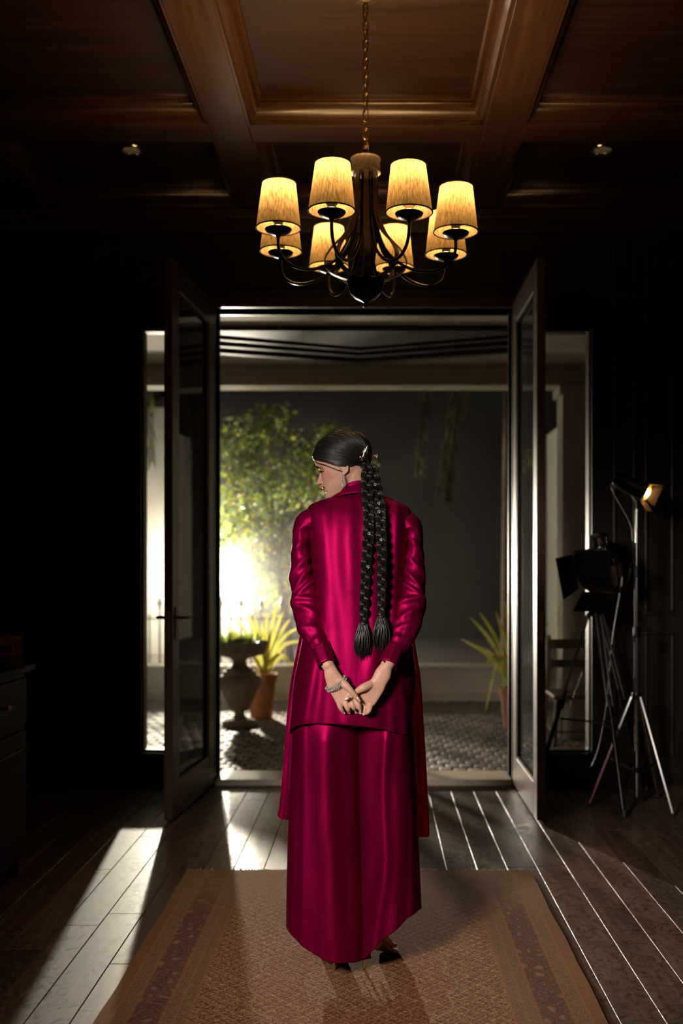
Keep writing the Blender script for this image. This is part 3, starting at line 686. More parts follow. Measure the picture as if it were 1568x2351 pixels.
for x in (-2.36, -1.53):
    for y in (3.17, 4.23):
        obj('leg', MB().lathe([(0.022, 0.0), (0.028, 0.03), (0.022, 0.06), (0.03, 0.085)], (x, y, 0), 12), M['darkwood'], sb)
hu = thing('wall_shelf', 'dark open wall shelf above the sideboard', 'shelf', (-1.95, 3.9, 1.49))
for z in (1.49, 2.04, 2.55):
    obj('shelf_board', MB().box(-2.44, -1.60, 3.2, 4.28, z, z + 0.025), M['darkwood'], hu, smooth=False, bevel=0.003)
for y0 in (3.2, 4.26):
    obj('shelf_side', MB().box(-2.44, -1.62, y0 - 0.001, y0 + 0.021, 1.515, 2.04), M['darkwood'], hu, smooth=False, bevel=0.003)
    obj('shelf_side', MB().box(-2.44, -1.62, y0 - 0.001, y0 + 0.021, 2.065, 2.55), M['darkwood'], hu, smooth=False, bevel=0.003)
def book(loc, w_, t_, h_, col, lab, lean=0.0, yaw=0.0, page=(0.55, 0.50, 0.40)):
    b = thing('book', lab, 'book', loc, 'books by the sideboard')
    Mx = Matrix.Translation(Vector(loc)) @ Matrix.Rotation(yaw, 4, 'Z') @ Matrix.Rotation(lean, 4, 'Y')
    cm_ = plain('book_cover', col, 0.6, 0, 0.2, 30)
    obj('cover', MB().box(0, 0.003, 0, w_, 0, h_, Mx).box(t_ - 0.003, t_, 0, w_, 0, h_, Mx).box(0, t_, w_ - 0.003, w_, 0, h_, Mx), cm_, b, smooth=False)
    obj('pages', MB().box(0.003, t_ - 0.003, 0.004, w_ - 0.003, 0.004, h_ - 0.004, Mx), plain('book_pages', page, 0.8, 0, 0.15, 60), b, smooth=False)
    return b, Mx
book((-1.70, 3.98, 2.066), 0.20, 0.045, 0.17, (0.30, 0.25, 0.18), 'pale book leaning at the end of upper wall shelf', 0.42)
book((-1.78, 3.98, 2.066), 0.20, 0.040, 0.17, (0.10, 0.06, 0.04), 'dark book leaning behind the pale one on upper wall shelf', 0.40)
book((-1.71, 3.95, 1.516), 0.20, 0.05, 0.16, (0.32, 0.28, 0.22), 'pale upright book at the end of lower wall shelf')
book((-1.78, 3.95, 1.516), 0.20, 0.05, 0.18, (0.14, 0.05, 0.03), 'reddish brown upright book second from end of lower wall shelf')
bk, Mx = book((-1.66, 4.02, 0.896), 0.24, 0.025, 0.145, (0.05, 0.09, 0.02), 'green picture book with orange cover print on the sideboard', 0.12, math.radians(-68))
obj('cover_print', MB().box(0.025, 0.0262, 0.02, 0.225, 0.055, 0.135, Mx), plain('orange_print', (0.40, 0.17, 0.03), 0.5, 0, 0.5, 40), bk, smooth=False)
obj('cover_picture', MB().box(0.0262, 0.0268, 0.04, 0.10, 0.065, 0.10, Mx).box(0.0262, 0.0268, 0.115, 0.19, 0.065, 0.10, Mx), plain('dark_print', (0.04, 0.05, 0.03), 0.5, 0, 0.5, 60), bk, smooth=False)
obj('price_label', MB().box(0.025, 0.0262, 0.03, 0.075, 0.018, 0.042, Mx), plain('yellow_print', (0.55, 0.48, 0.06), 0.5, 0, 0.1, 30), bk, smooth=False)

# ================================================================== TRIPOD SEARCHLIGHT
tl = thing('tripod_searchlight', 'black and chrome searchlight with barn doors on a tall tripod beside right sidelight', 'floor lamp', (1.27, 5.60, 0))
top = Vector((1.235, 5.60, 1.085))
obj('tripod_head', MB().lathe([(0.03, 1.03), (0.04, 1.04), (0.04, 1.075), (0.022, 1.085), (0.016, 1.10), (0.016, 1.14), (0.03, 1.145), (0.03, 1.155), (0.004, 1.158)], (top.x, top.y, 0), 20), M['black'], tl)
feet = [Vector((0.925, 5.80, 0.0)), Vector((1.30, 5.22, 0.0)), Vector((1.58, 5.83, 0.0))]
for f in feet:
    d = (f - Vector((top.x, top.y, 0))).normalized(); a = Vector((top.x, top.y, 1.05)) + d*0.04; sd = Vector((-d.y, d.x, 0))
    kn = a.lerp(f, 0.50)
    lg = obj('leg', MB().tube([a + sd*0.014, kn + sd*0.014], 0.006, 8).tube([a - sd*0.014, kn - sd*0.014], 0.006, 8), M['chrome'], tl)
    obj('lower_leg', MB().tube([a.lerp(f, 0.42), f + (a - f).normalized()*0.035], 0.0125, 10), M['black'], lg)
    obj('clamp', MB().tube([kn + (a - f).normalized()*0.03, kn - (a - f).normalized()*0.02], 0.021, 10), M['black'], lg)
    obj('rubber_foot', MB().lathe([(0.010, 0.0), (0.016, 0.004), (0.015, 0.03), (0.010, 0.042)], (f.x, f.y, 0), 12), M['blackplastic'], lg)
cz = 0.44; ctr = Vector((top.x, top.y, cz))
obj('spreader', MB().tube([ctr, Vector((top.x, top.y, cz)).lerp(Vector((feet[0].x, feet[0].y, cz)), 0.56)], 0.006, 6).tube([ctr, ctr.lerp(Vector((feet[1].x, feet[1].y, cz)), 0.56)], 0.006, 6).tube([ctr, ctr.lerp(Vector((feet[2].x, feet[2].y, cz)), 0.56)], 0.006, 6).sphere(ctr, 0.02), M['bronze'], tl)
hc = P(1382, 1300, 5.56)                                # middle of the lamp drum
ax = Vector((-0.56, -0.74, -0.38)).normalized()          # where the lamp looks: towards the room, down to the left
body = obj('lamp_body', MB().lathe([(0.004, -0.20), (0.05, -0.195), (0.075, -0.165), (0.085, -0.12), (0.105, -0.115), (0.118, -0.09), (0.120, 0.05), (0.128, 0.055), (0.128, 0.075), (0.118, 0.078), (0.112, 0.06), (0.004, 0.05)], hc, 40, ax), M['black'], tl)
obj('chrome_band', MB().lathe([(0.121, -0.01), (0.1235, -0.008), (0.1235, 0.028), (0.121, 0.03)], hc, 40, ax), M['chrome'], body)
obj('front_rim', MB().lathe([(0.128, 0.06), (0.134, 0.062), (0.134, 0.078), (0.127, 0.081)], hc, 40, ax), M['chrome'], body)
obj('lens', MB().lathe([(0.004, 0.074), (0.06, 0.071), (0.116, 0.060)], hc, 36, ax), M['chrome'], body)
upv = Vector((0, 0, 1)); upv = (upv - ax*upv.dot(ax)).normalized(); sdv = ax.cross(upv)
obj('vent_cap', MB().lathe([(0.05, 0.10), (0.052, 0.125), (0.045, 0.15), (0.052, 0.155), (0.05, 0.172), (0.004, 0.178)], hc - ax*0.03, 28, upv), M['chrome'], body)
fc = hc + ax*0.082
for k, (dv, sv, ln, ang) in enumerate(((upv, sdv, 0.15, -52), (-upv, sdv, 0.13, 30), (sdv, upv, 0.12, 22), (-sdv, upv, 0.12, 22))):
    hinge = fc + dv*0.125; out = (ax*math.cos(math.radians(ang)) + dv*math.sin(math.radians(ang))).normalized(); nn = out.cross(sv).normalized()
    q = [hinge - sv*0.105, hinge + sv*0.105, hinge + out*ln + sv*0.125, hinge + out*ln - sv*0.125]
    fl_ = obj('barn_door', MB().rings([[p + nn*0.001 for p in q], [p - nn*0.001 for p in q]]), M['black'], tl, smooth=False)
    obj('hinge', MB().tube([hinge - sv*0.1, hinge + sv*0.1], 0.005, 6), M['chrome'], fl_)
# yoke
yk = []
for i in range(13):
    a = PI*i/12; yk.append(hc - ax*0.03 + sdv*0.15*math.cos(a) - Vector((0, 0, 1))*0.17*math.sin(a)**0.7)
obj('yoke', MB().tube(yk, 0.010, 8, flat=0.5), M['black'], tl)
for s_ in (-1, 1):
    obj('tilt_knob', MB().lathe([(0.008, 0), (0.020, 0.006), (0.020, 0.022), (0.012, 0.028), (0.002, 0.029)], hc - ax*0.03 + sdv*s_*0.150, 16, sdv*s_), M['chrome'], tl)
obj('tilt_lever', MB().tube([top + Vector((0.02, 0, 0.02)), top + Vector((0.09, -0.02, 0.17))], 0.006, 6, roundcap=True), M['chrome'], tl)
pc = [hc - ax*0.19, hc - ax*0.24 + Vector((0.03, 0, -0.1)), Vector((1.36, 5.72, 0.9)), Vector((1.33, 5.78, 0.45)), Vector((1.26, 5.80, 0.16)), Vector((1.12, 5.84, 0.03)), Vector((1.05, 5.88, 0.006)), Vector((1.2, 5.93, 0.006)), Vector((1.6, 5.95, 0.006))]
obj('power_cable', MB().tube(cr(pc, 6), 0.0035, 6), M['blackplastic'], tl)

# ================================================================== SMALL SPOTLIGHT ON A STAND
ss = thing('spotlight_stand', 'thin chrome light stand with a small black spotlight glowing orange', 'floor lamp', (1.426, 5.45, 0))
sx, sy = 1.426, 5.45
obj('pole', MB().tube([(sx, sy, 0.055), (sx, sy, 0.95)], 0.012, 12), M['chrome'], ss)
obj('upper_pole', MB().tube([(sx, sy, 0.9), (sx, sy, 1.62)], 0.0085, 12), M['chrome'], ss)
for z in (0.95, 1.28): obj('pole_clamp', MB().lathe([(0.013, z - 0.03), (0.020, z - 0.028), (0.020, z + 0.028), (0.010, z + 0.032)], (sx, sy, 0), 14), M['black'], ss)
col_ = obj('leg_collar', MB().lathe([(0.013, 0.585), (0.026, 0.588), (0.028, 0.612), (0.026, 0.622), (0.012, 0.626)], (sx, sy, 0), 16), M['black'], ss)
obj('lower_collar', MB().lathe([(0.013, 0.185), (0.022, 0.188), (0.022, 0.215), (0.012, 0.218)], (sx, sy, 0), 16), M['black'], ss)
for f in (Vector((1.56, 5.235, 0.0)), Vector((1.17, 5.46, 0.0)), Vector((1.60, 5.66, 0.0))):
    d = (f - Vector((sx, sy, 0))).normalized(); a = Vector((sx, sy, 0.60)) + d*0.028
    lg = obj('leg', MB().tube([a, f + Vector((0, 0, 0.012))], 0.0085, 8), M['chrome'], ss)
    obj('leg_brace', MB().tube([Vector((sx, sy, 0.20)) + d*0.022, a.lerp(f, 0.55)], 0.005, 6), M['chrome'], lg)
    obj('rubber_foot', MB().sphere((f.x, f.y, 0.012), 0.012, 8, 6), M['blackplastic'], lg)
sc_ = Vector((1.40, 5.45, 1.745)); sa = Vector((0.74, -0.52, -0.44)).normalized()
obj('lamp_bracket', MB().tube([Vector((sx, sy, 1.60)), Vector((sx, sy, 1.66)), sc_ - sa.cross(Vector((0, 1, 0)))*0.0 + Vector((0, 0.05, -0.03)), sc_ + Vector((0, 0.055, 0))], 0.007, 8), M['bronze'], ss)
can = obj('lamp_can', MB().lathe([(0.002, -0.10), (0.040, -0.098), (0.046, -0.088), (0.048, 0.0), (0.050, 0.02), (0.052, 0.095), (0.049, 0.096), (0.045, 0.02), (0.002, 0.01)], sc_, 28, sa), M['black'], ss)
obj('bulb', MB().sphere(sc_ + sa*0.085, 0.022, 14, 10), emit('spot_bulb', (1.0, 0.62, 0.22), 60.0), can)
obj('reflector', MB().lathe([(0.002, 0.014), (0.026, 0.022), (0.043, 0.055), (0.0455, 0.09)], sc_, 28, sa, cap=False), M['brass'], can)
up2 = Vector((0, 0, 1)); up2 = (up2 - sa*up2.dot(sa)).normalized(); sd2 = sa.cross(up2)
for dv, sv, ln, ang in ((up2, sd2, 0.055, 20), (-up2, sd2, 0.060, 35), (sd2, up2, 0.045, 60), (-sd2, up2, 0.045, 35)):
    hinge = sc_ + sa*0.097 + dv*0.050; out = (sa*math.cos(math.radians(ang)) + dv*math.sin(math.radians(ang))).normalized(); nn = out.cross(sv).normalized()
    q = [hinge - sv*0.042, hinge + sv*0.042, hinge + out*ln + sv*0.055, hinge + out*ln - sv*0.055]
    obj('barn_door', MB().rings([[p + nn*0.001 for p in q], [p - nn*0.001 for p in q]]), M['bronze'], ss, smooth=False)
obj('lamp_cable', MB().tube(cr([sc_ - sa*0.10, sc_ - sa*0.13 + Vector((0.0, 0, -0.06)), Vector((1.385, 5.44, 1.55)), Vector((1.40, 5.435, 1.45)), Vector((1.412, 5.436, 1.2)), Vector((1.411, 5.436, 0.7))], 6), 0.003, 6), M['blackplastic'], ss)
lo = light('spot_bulb_light', 'POINT', sc_ + sa*0.085, 2.0, (1.0, 0.55, 0.2), shadow_soft_size=0.025)
lo.parent = ss; lo.matrix_parent_inverse = Matrix.Translation(-Vector(ss.location))

# ================================================================== GARDEN THINGS
gl = thing('garden_lamp', 'bright bare globe lamp on a stand in the garden haze', 'lamp', (LAMP.x, LAMP.y, 0.15))
obj('globe', MB().sphere(LAMP - Vector((0, 0, .24)), 0.085, 20, 14), emit('lamp_globe', (1.0, 0.88, 0.70), 40.0), gl)
obj('socket', MB().lathe([(0.03, -0.20), (0.035, -0.19), (0.035, -0.11), (0.05, -0.10), (0.05, -0.09), (0.004, -0.085)], LAMP - Vector((0, 0, .24)), 20), M['black'], gl)
ba = (Vector((-0.85, 6.0, 0.9)) - LAMP).normalized()
obj('beam_head', MB().lathe([(0.003, -0.34), (0.07, -0.33), (0.11, -0.26), (0.12, -0.13), (0.125, -0.12), (0.12, -0.11), (0.112, -0.12), (0.003, -0.14)], LAMP, 28, ba), M['black'], gl)
obj('beam_lens', MB().lathe([(0.003, -0.122), (0.06, -0.125), (0.108, -0.13)], LAMP, 28, ba), emit('beam_lens_glow', (1.0, 0.88, 0.70), 60.0), gl)
obj('bracket', MB().tube([LAMP - Vector((0, 0, .42)), LAMP - Vector((0, -.24, .42)), LAMP + Vector((0, .22, -.1))], 0.012, 8), M['black'], gl)
obj('pole', MB().tube([(LAMP.x, LAMP.y, 0.17), LAMP - Vector((0, 0, 0.43))], 0.014, 10), M['black'], gl)
for k in range(3):
    a = 2*PI*k/3 + 0.5; obj('leg', MB().tube([LAMP - Vector((0, 0, 0.70)), (LAMP.x + 0.3*math.cos(a), LAMP.y + 0.3*math.sin(a), 0.155)], 0.009, 8), M['black'], gl)
# urn
UD = 8.60; uc = P(550, 1667, UD); uc.z = GZ
u = thing('urn', 'tall grey stone pedestal urn with wide bowl beside the terracotta pot', 'urn', uc)
S = UD/F_PX
def uy(py): return (1667 - py)*S
prof = [(40, 1667), (40, 1660), (34, 1653), (16, 1646), (12, 1640), (13, 1634), (22, 1629), (26, 1622), (33, 1605), (42, 1585), (51, 1571), (52, 1563), (46, 1553), (38, 1548), (38, 1541), (32, 1539), (30, 1534), (20, 1530), (16, 1522), (18, 1514), (34, 1508), (56, 1502), (62, 1492), (64, 1480), (66, 1474), (62, 1473), (56, 1480), (4, 1483)]
obj('urn_body', MB().lathe([(r_*S, uy(y_)) for r_, y_ in cr(prof, 3)], uc, 40), M['urn'], u)
obj('soil', MB().lathe([(0.004, uy(1477)), (55*S, uy(1479))], uc, 30), M['soil'], u)
gr = MB(); rg = random.Random(21)
for i in range(160):
    a = rg.uniform(0, 2*PI); r_ = rg.uniform(0, 0.19); p = uc + Vector((r_*math.cos(a), r_*math.sin(a), uy(1480))); h = rg.uniform(0.04, 0.12)
    d = Vector((rg.uniform(-.06, .06), rg.uniform(-.06, .06), h)); sd = Vector((rg.uniform(-1, 1), rg.uniform(-1, 1), 0)).normalized()*0.012
    gr.add([p, p + d*0.5 + sd, p + d, p + d*0.5 - sd], [(0, 1, 2, 3)])
obj('small_plants', gr, M['leaf'], u, kind='stuff')
# terracotta pot + flax
def flax(root, c, tips, wmax, seed, mat):
    rr_ = random.Random(seed)
    for tip, droop in tips:
        tip = Vector(tip); mid = c.lerp(tip, 0.5) + Vector((0, 0, droop)); 
        pts = [Vector(q) for q in cr([c + Vector((rr_.uniform(-.03, .03), rr_.uniform(-.03, .03), -0.02)), mid, tip], 6)]
        rows = []
        for i, p in enumerate(pts):
            s_ = i/(len(pts) - 1); tg = (pts[min(i+1, len(pts)-1)] - pts[max(i-1, 0)]).normalized()
            sd = tg.cross(Vector((rr_.uniform(-.05, .05), -1, 0.2))).normalized(); nn = sd.cross(tg)
            wd = wmax*(0.55 + 0.9*s_)*max(0.04, 1 - s_**2.5)
            rows.append([p - sd*wd, p - nn*wd*0.35, p + sd*wd])
        obj('leaf', MB().grid(rows), mat, root, angle=180)
def pot(c, rt, rb, h, root):
    obj('pot_body', MB().lathe([(rb, 0), (rb + 0.003, 0.01), (rt*0.95, h*0.82), (rt*0.95, h*0.83), (rt*1.05, h*0.84), (rt*1.06, h), (rt*0.98, h), (rt*0.93, h*0.93), (0.004, h*0.93)], c, 36), M['terra'], root)
    obj('soil', MB().lathe([(0.004, h*0.95), (rt*0.92, h*0.94)], c, 24), M['soil'], root)
pc_ = P(600, 1650, 9.05); pc_.z = GZ
tp = thing('potted_flax', 'terracotta pot with sunlit yellow sword leaves behind the urn', 'potted plant', pc_)
pot(pc_, 0.137, 0.095, 0.40, tp)
ft = []
for px, py, dd, dr in ((562, 1393, 0, .05), (583, 1411, -.1, .05), (613, 1404, 0.05, .03), (636, 1383, 0, .05), (667, 1420, -.05, .06), (692, 1472, 0, .09), (514, 1437, 0.1, .06), (540, 1420, .1, .05), (600, 1425, .1, .03), (650, 1404, .15, .05), (688, 1440, .1, .09), (668, 1518, -.05, .10), (678, 1530, 0.08, .1), (530, 1465, -.1, .08), (625, 1440, -.2, .05)):
    ft.append((P(px, py, 9.05 + dd*0.6), dr))
flax(tp, pc_ + Vector((0.03, 0, 0.42)), ft, 0.021, 4, M['flax'])
rp = P(1180, 1660, 8.5); rp.z = GZ
tp2 = thing('potted_flax', 'dim potted plant with drooping sword leaves behind right door leaf', 'potted plant', rp)
pot(rp, 0.12, 0.085, 0.34, tp2)
ft = [(P(px, py, 8.5 + dd), dr) for px, py, dd, dr in ((1056, 1466, 0, .06), (1078, 1416, .05, .07), (1100, 1404, 0, .07), (1138, 1402, -.05, .06), (1160, 1380, .1, .05), (1182, 1360, 0, .04), (1114, 1634, -.1, .35), (1150, 1640, 0, .33), (1230, 1400, 0, .06), (1262, 1430, 0, .09), (1285, 1480, .1, .10), (1075, 1480, .15, .09), (1210, 1380, -.1, .05), (1110, 1530, -.15, .16))]
flax(tp2, rp + Vector((0, 0, 0.36)), ft, 0.021, 8, M['flax'])
# iron railing
fn = thing('iron_railing', 'black spear-topped iron railing in front of the glowing white wall', 'railing', (-1.7, 10.7, 0.15))
fy = 10.7
bar = MB().tube([(0, 0, 0.0), (0, 0, 0.72)], 0.012, 6).lathe([(0.013, 0.70), (0.022, 0.712), (0.012, 0.725), (0.034, 0.755), (0.018, 0.80), (0.001, 0.85)], (0, 0, 0), 8)
bar2 = MB().tube([(0, 0, 0.0), (0, 0, 0.62)], 0.010, 6).sphere((0, 0, 0.63), 0.016, 8, 6)
bar_me = mesh_of(bar, 'railing_bar'); bar_me.materials.append(M['iron']); bar2_me = mesh_of(bar2, 'railing_bar'); bar2_me.materials.append(M['iron'])
for k in range(17):
    o = obj('railing_bar', bar_me if k % 2 else bar2_me, None, fn, loc=(-2.62 + k*0.1085, fy, 0.15))
for z in (0.26, 0.74): obj('rail', MB().box(-2.68, -0.72, fy - 0.008, fy + 0.008, z, z + 0.02), M['iron'], fn, smooth=False)
# tree
rt_ = random.Random(33)
tc = P(668, 1478, 11.4); tc.z = 0.14
tree = thing('garden_tree', 'small bushy tree with lamp-lit yellow green leaves left of the woman', 'tree', tc)
tk = [tc, P(655, 1400, 11.4), P(640, 1320, 11.45), P(622, 1250, 11.45)]
obj('trunk', MB().tube(cr(tk, 4), [0.05 - 0.0017*i for i in range(13)], 10), M['bark'], tree)
blobs = [(560, 1000, .36), (620, 965, .30), (690, 1040, .38), (540, 1100, .40), (610, 1130, .45), (690, 1130, .42), (560, 1210, .42), (645, 1220, .42), (515, 1040, .32), (620, 1310, .36), (760, 1000, .24), (700, 1250, .36), (520, 1170, .4), (650, 1380, .30), (580, 1290, .3), (745, 1090, .34), (590, 1060, .35), (830, 1060, .18), (505, 1240, .3), (690, 1340, .3)]
lv = MB(); nb_ = 0
for bi, (px, py, rad) in enumerate(blobs):
    c = P(px, py, 11.55 + rt_.uniform(-.4, .4)); src = Vector(rt_.choice(cr(tk, 4)[5:]))
    m_ = src.lerp(c, 0.5) + Vector((rt_.uniform(-.1, .1), rt_.uniform(-.1, .1), -0.06))
    obj('branch', MB().tube(cr([src, m_, c], 4), [0.018, 0.017, 0.015, 0.013, 0.011, 0.009, 0.007, 0.005, 0.003], 6), M['bark'], tree)
    for i in range(int(230*rad/0.36)):
        d = Vector((rt_.gauss(0, 1), rt_.gauss(0, 1), rt_.gauss(0, 1))).normalized()*rad*rt_.random()**0.55
        d.z *= 0.8
        p = c + d; t1 = Vector((rt_.uniform(-1, 1), rt_.uniform(-1, 1), rt_.uniform(-.8, .4))).normalized(); n1 = t1.orthogonal().normalized()
        n1.rotate(Matrix.Rotation(rt_.uniform(0, 6.28), 3, t1)); L = rt_.uniform(0.05, 0.10); W_ = L*0.30
        up_ = t1.cross(n1)*W_*0.25
        lv.add([p, p + t1*L*0.45 + n1*W_ + up_, p + t1*L, p + t1*L*0.45 - n1*W_ + up_, p + t1*L*0.5], [(0, 1, 4), (1, 2, 4), (4, 2, 3), (0, 4, 3)])
obj('foliage', lv, M['leaf'], tree, smooth=False, kind='stuff')
# palms
def palm(root, base, top, r0, fronds, seed):
    rp_ = random.Random(seed); n = 26; rows = []
    for i in range(n + 1):
        p = base.lerp(top, i/n); rr_ = r0*(1 - 0.25*i/n)
        rows.append([p + Vector((rr_*math.cos(2*PI*j/14), rr_*math.sin(2*PI*j/14), 0)) for j in range(14)])
        rows.append([p + Vector((0, 0, (top.z - base.z)/n*0.85)) + Vector((rr_*0.90*math.cos(2*PI*j/14), rr_*0.90*math.sin(2*PI*j/14), 0)) for j in range(14)])
    obj('trunk', MB().rings(rows), M['palmbark'], root, angle=30)
    for pts in fronds:
        q = [Vector(p) for p in cr(pts, 8)]
        fr_ = obj('frond', MB().tube(q, [0.016*(1 - 0.8*i/len(q)) for i in range(len(q))], 6), M['palmbark'], root)
        lf = MB()
        for i in range(4, len(q)):
            tg = (q[i] - q[i-1]).normalized()
            for k in range(4):
                for s_ in (-1, 1):
                    p = q[i-1].lerp(q[i], k/4); sd = Vector((s_*rp_.uniform(.5, 1), rp_.uniform(-.5, .5), -rp_.uniform(.5, 1.2))).normalized()
                    d = (sd + tg*0.7).normalized(); L = rp_.uniform(0.18, 0.32)*(1.1 - 0.6*i/len(q)); w_ = d.orthogonal().normalized()*0.010
                    e = p + d*L + Vector((0, 0, -0.25*L)); m2 = p + d*L*0.55
                    lf.add([p - w_*0.4, m2 - w_, e, m2 + w_, p + w_*0.4], [(0, 1, 3, 4), (1, 2, 3)])
        obj('leaflets', lf, M['palmleaf'], fr_, smooth=False, kind='stuff')
pb = P(1161, 1500, 11.3); pb.z = 0.14; ptp = Vector((pb.x + 0.03, pb.y, 4.4))
pm = thing('palm_tree', 'slim ringed palm trunk with hanging fronds near right door leaf', 'palm tree', pb)
palm(pm, pb, ptp, 0.062, [[ptp, ptp + Vector((-.3, -.1, .35)), P(1050, 880, 11.1), P(1010, 1130, 11.1)], [ptp, ptp + Vector((-.4, .2, .3)), P(990, 860, 11.5), P(960, 1080, 11.6)], [ptp, ptp + Vector((.4, 0, .4)), ptp + Vector((.9, .1, 0)), ptp + Vector((1.15, .1, -.9))], [ptp, ptp + Vector((0, .4, .4)), ptp + Vector((.2, .9, 0)), ptp + Vector((.3, 1.1, -.8))], [ptp, ptp + Vector((-.1, -.3, .4)), P(1060, 900, 10.7), P(1030, 1150, 10.7)]], 3)
pb = P(425, 1480, 11.6); pb.z = 0.14; ptp = Vector((pb.x - 0.02, pb.y, 4.0))
pm = thing('palm_tree', 'slim palm with feathery frond seen through the glowing sidelight', 'palm tree', pb)
palm(pm, pb, ptp, 0.045, [[ptp, ptp + Vector((-.2, 0, .25)), P(345, 830, 11.5), P(350, 1060, 11.5)], [ptp, ptp + Vector((-.3, .2, .2)), P(320, 860, 11.8), P(318, 1020, 11.9)]], 5)
# wooden chair on the porch
wc = thing('porch_chair', 'brown wooden chair on the porch behind the right sidelight', 'chair', (1.46, 7.25, GZ))
cx, cy = 1.46, 7.25
obj('seat', MB().box(cx - .20, cx + .20, cy - .20, cy + .20, GZ + .43, GZ + .46), M['chairwood'], wc, smooth=False, bevel=0.008)
for sx_ in (-1, 1):
    for sy_ in (-1, 1):
        t_ = Vector((cx + sx_*.17, cy + sy_*.17, GZ + (.43 if sy_ < 0 else .86)))
        b_ = Vector((cx + sx_*.20, cy + sy_*.20, GZ))
        obj('leg', MB().tube([b_, b_.lerp(t_, 0.5), t_], [0.014, 0.018, 0.015], 8), M['chairwood'], wc)
obj('backrest', MB().box(cx - .19, cx + .19, cy + .160, cy + .180, GZ + .62, GZ + .68).box(cx - .19, cx + .19, cy + .160, cy + .180, GZ + .76, GZ + .83), M['chairwood'], wc, smooth=False, bevel=0.005)
obj('stretcher', MB().tube([(cx - .185, cy - .185, GZ + .2), (cx + .185, cy - .185, GZ + .2)], 0.008, 6).tube([(cx - .185, cy - .185, GZ + .2), (cx - .185, cy + .185, GZ + .2)], 0.008, 6).tube([(cx + .185, cy - .185, GZ + .2), (cx + .185, cy + .185, GZ + .2)], 0.008, 6), M['chairwood'], wc)
# ================================================================== THE WOMAN
D0 = 3.27                                                # distance of the middle of her body
def W(px, py, dd=0.0): return P(px, py, D0 + dd)
def skin_mat():
    m, t, b = nt('skin')
    at = t.nodes.new('ShaderNodeVertexColor'); at.layer_name = 'tint'
    n = noise_n(t, coords(t), 90, 4)
    c = mixc(t, 1.0, at.outputs[0], ramp(t, n, [(0.3, (0.9,)*3), (0.7, (1.06,)*3)]), 'MULTIPLY')
    t.links.new(c, b.inputs['Base Color']); b.inputs['Roughness'].default_value = 0.48; b.inputs['Specular IOR Level'].default_value = 0.35
    b.inputs['Subsurface Weight'].default_value = 0.12; b.inputs['Subsurface Radius'].default_value = (0.012, 0.005, 0.003); b.inputs['Subsurface Scale'].default_value = 0.5
    bump(t, b, noise_n(t, coords(t), 500, 3), 0.08, 0.001); return m
def satin(name, c_lo, c_hi, rough=0.53, trans=0.0):
    m, t, b = nt(name)
    v = coords(t); n1 = noise_n(t, coords(t, (1, 1, 0.12)), 42, 5, 0.65); n2 = noise_n(t, v, 800, 2)
    c = ramp(t, n1, [(0.3, c_lo), (0.7, c_hi)])
    # fold shade painted into the colour: darker crimson at glancing angles, magenta face on
    lw_ = t.nodes.new('ShaderNodeLayerWeight'); lw_.inputs[0].default_value = 0.35
    c = mixc(t, math_n(t, 'MULTIPLY', lw_.outputs['Facing'], 1.0), c, (0.13, 0.0, 0.012))
    t.links.new(c, b.inputs['Base Color']); b.inputs['Roughness'].default_value = rough
    b.inputs['Metallic'].default_value = 0.75
    b.inputs['Specular Tint'].default_value = (1.0, 0.15, 0.42, 1)
    b.inputs['Sheen Weight'].default_value = 0.05; b.inputs['Sheen Tint'].default_value = (1.0, 0.1, 0.35, 1); b.inputs['Sheen Roughness'].default_value = 0.4
    h = math_n(t, 'ADD', n1, math_n(t, 'MULTIPLY', n2, 0.25)); bump(t, b, h, 0.20, 0.004)
    if trans:
        tr_ = t.nodes.new('ShaderNodeBsdfTranslucent'); tr_.inputs[0].default_value = (0.5, 0.0, 0.07, 1)
        mx = t.nodes.new('ShaderNodeMixShader'); mx.inputs[0].default_value = trans; out = t.nodes['Material Output']
        t.links.new(b.outputs[0], mx.inputs[1]); t.links.new(tr_.outputs[0], mx.inputs[2]); t.links.new(mx.outputs[0], out.inputs[0])
    return m
M['satin'] = satin('magenta_satin', (0.19, 0.0, 0.036), (0.28, 0.001, 0.056))
M['satin_sheer'] = satin('magenta_sheer', (0.26, 0.0, 0.05), (0.34, 0.001, 0.07), 0.45, 0.22)
M['scarf'] = satin('magenta_scarf', (0.22, 0.0, 0.055), (0.28, 0.001, 0.068), 0.5)
def hair_mat():
    m, t, b = nt('black_hair')
    g = t.nodes.new('ShaderNodeNewGeometry')
    t.links.new(ramp(t, g.outputs['Random Per Island'], [(0.0, (0.006, 0.005, 0.005)), (0.8, (0.014, 0.011, 0.010)), (1.0, (0.035, 0.022, 0.014))]), b.inputs['Base Color'])
    b.inputs['Roughness'].default_value = 0.36; b.inputs['Specular IOR Level'].default_value = 0.55; b.inputs['Anisotropic'].default_value = 0.4
    return m
M['hair'] = hair_mat()
M['skin'] = skin_mat()
M['nail'] = plain('gold_nail', (0.62, 0.42, 0.28), 0.2, 0.25, 0.05, 20)
M['nailskin'] = plain('pink_nail', (0.60, 0.36, 0.28), 0.25, 0, 0.05, 20)
M['shoe'] = plain('tan_shoe', (0.20, 0.105, 0.045), 0.4, 0, 0.15, 30)
M['red_bead'] = plain('red_bead', (0.45, 0.015, 0.03), 0.15, 0, 0.05, 20)
M['pearl'] = plain('pearl', (0.75, 0.70, 0.62), 0.18, 0, 0.03, 20, coat=0.5)

wo = thing('person', 'woman seen from behind in a magenta satin tunic and trousers, hands clasped behind her', 'person', (-0.05, D0, RT))

# ------------------------------------------------------------------ body
body = MB()
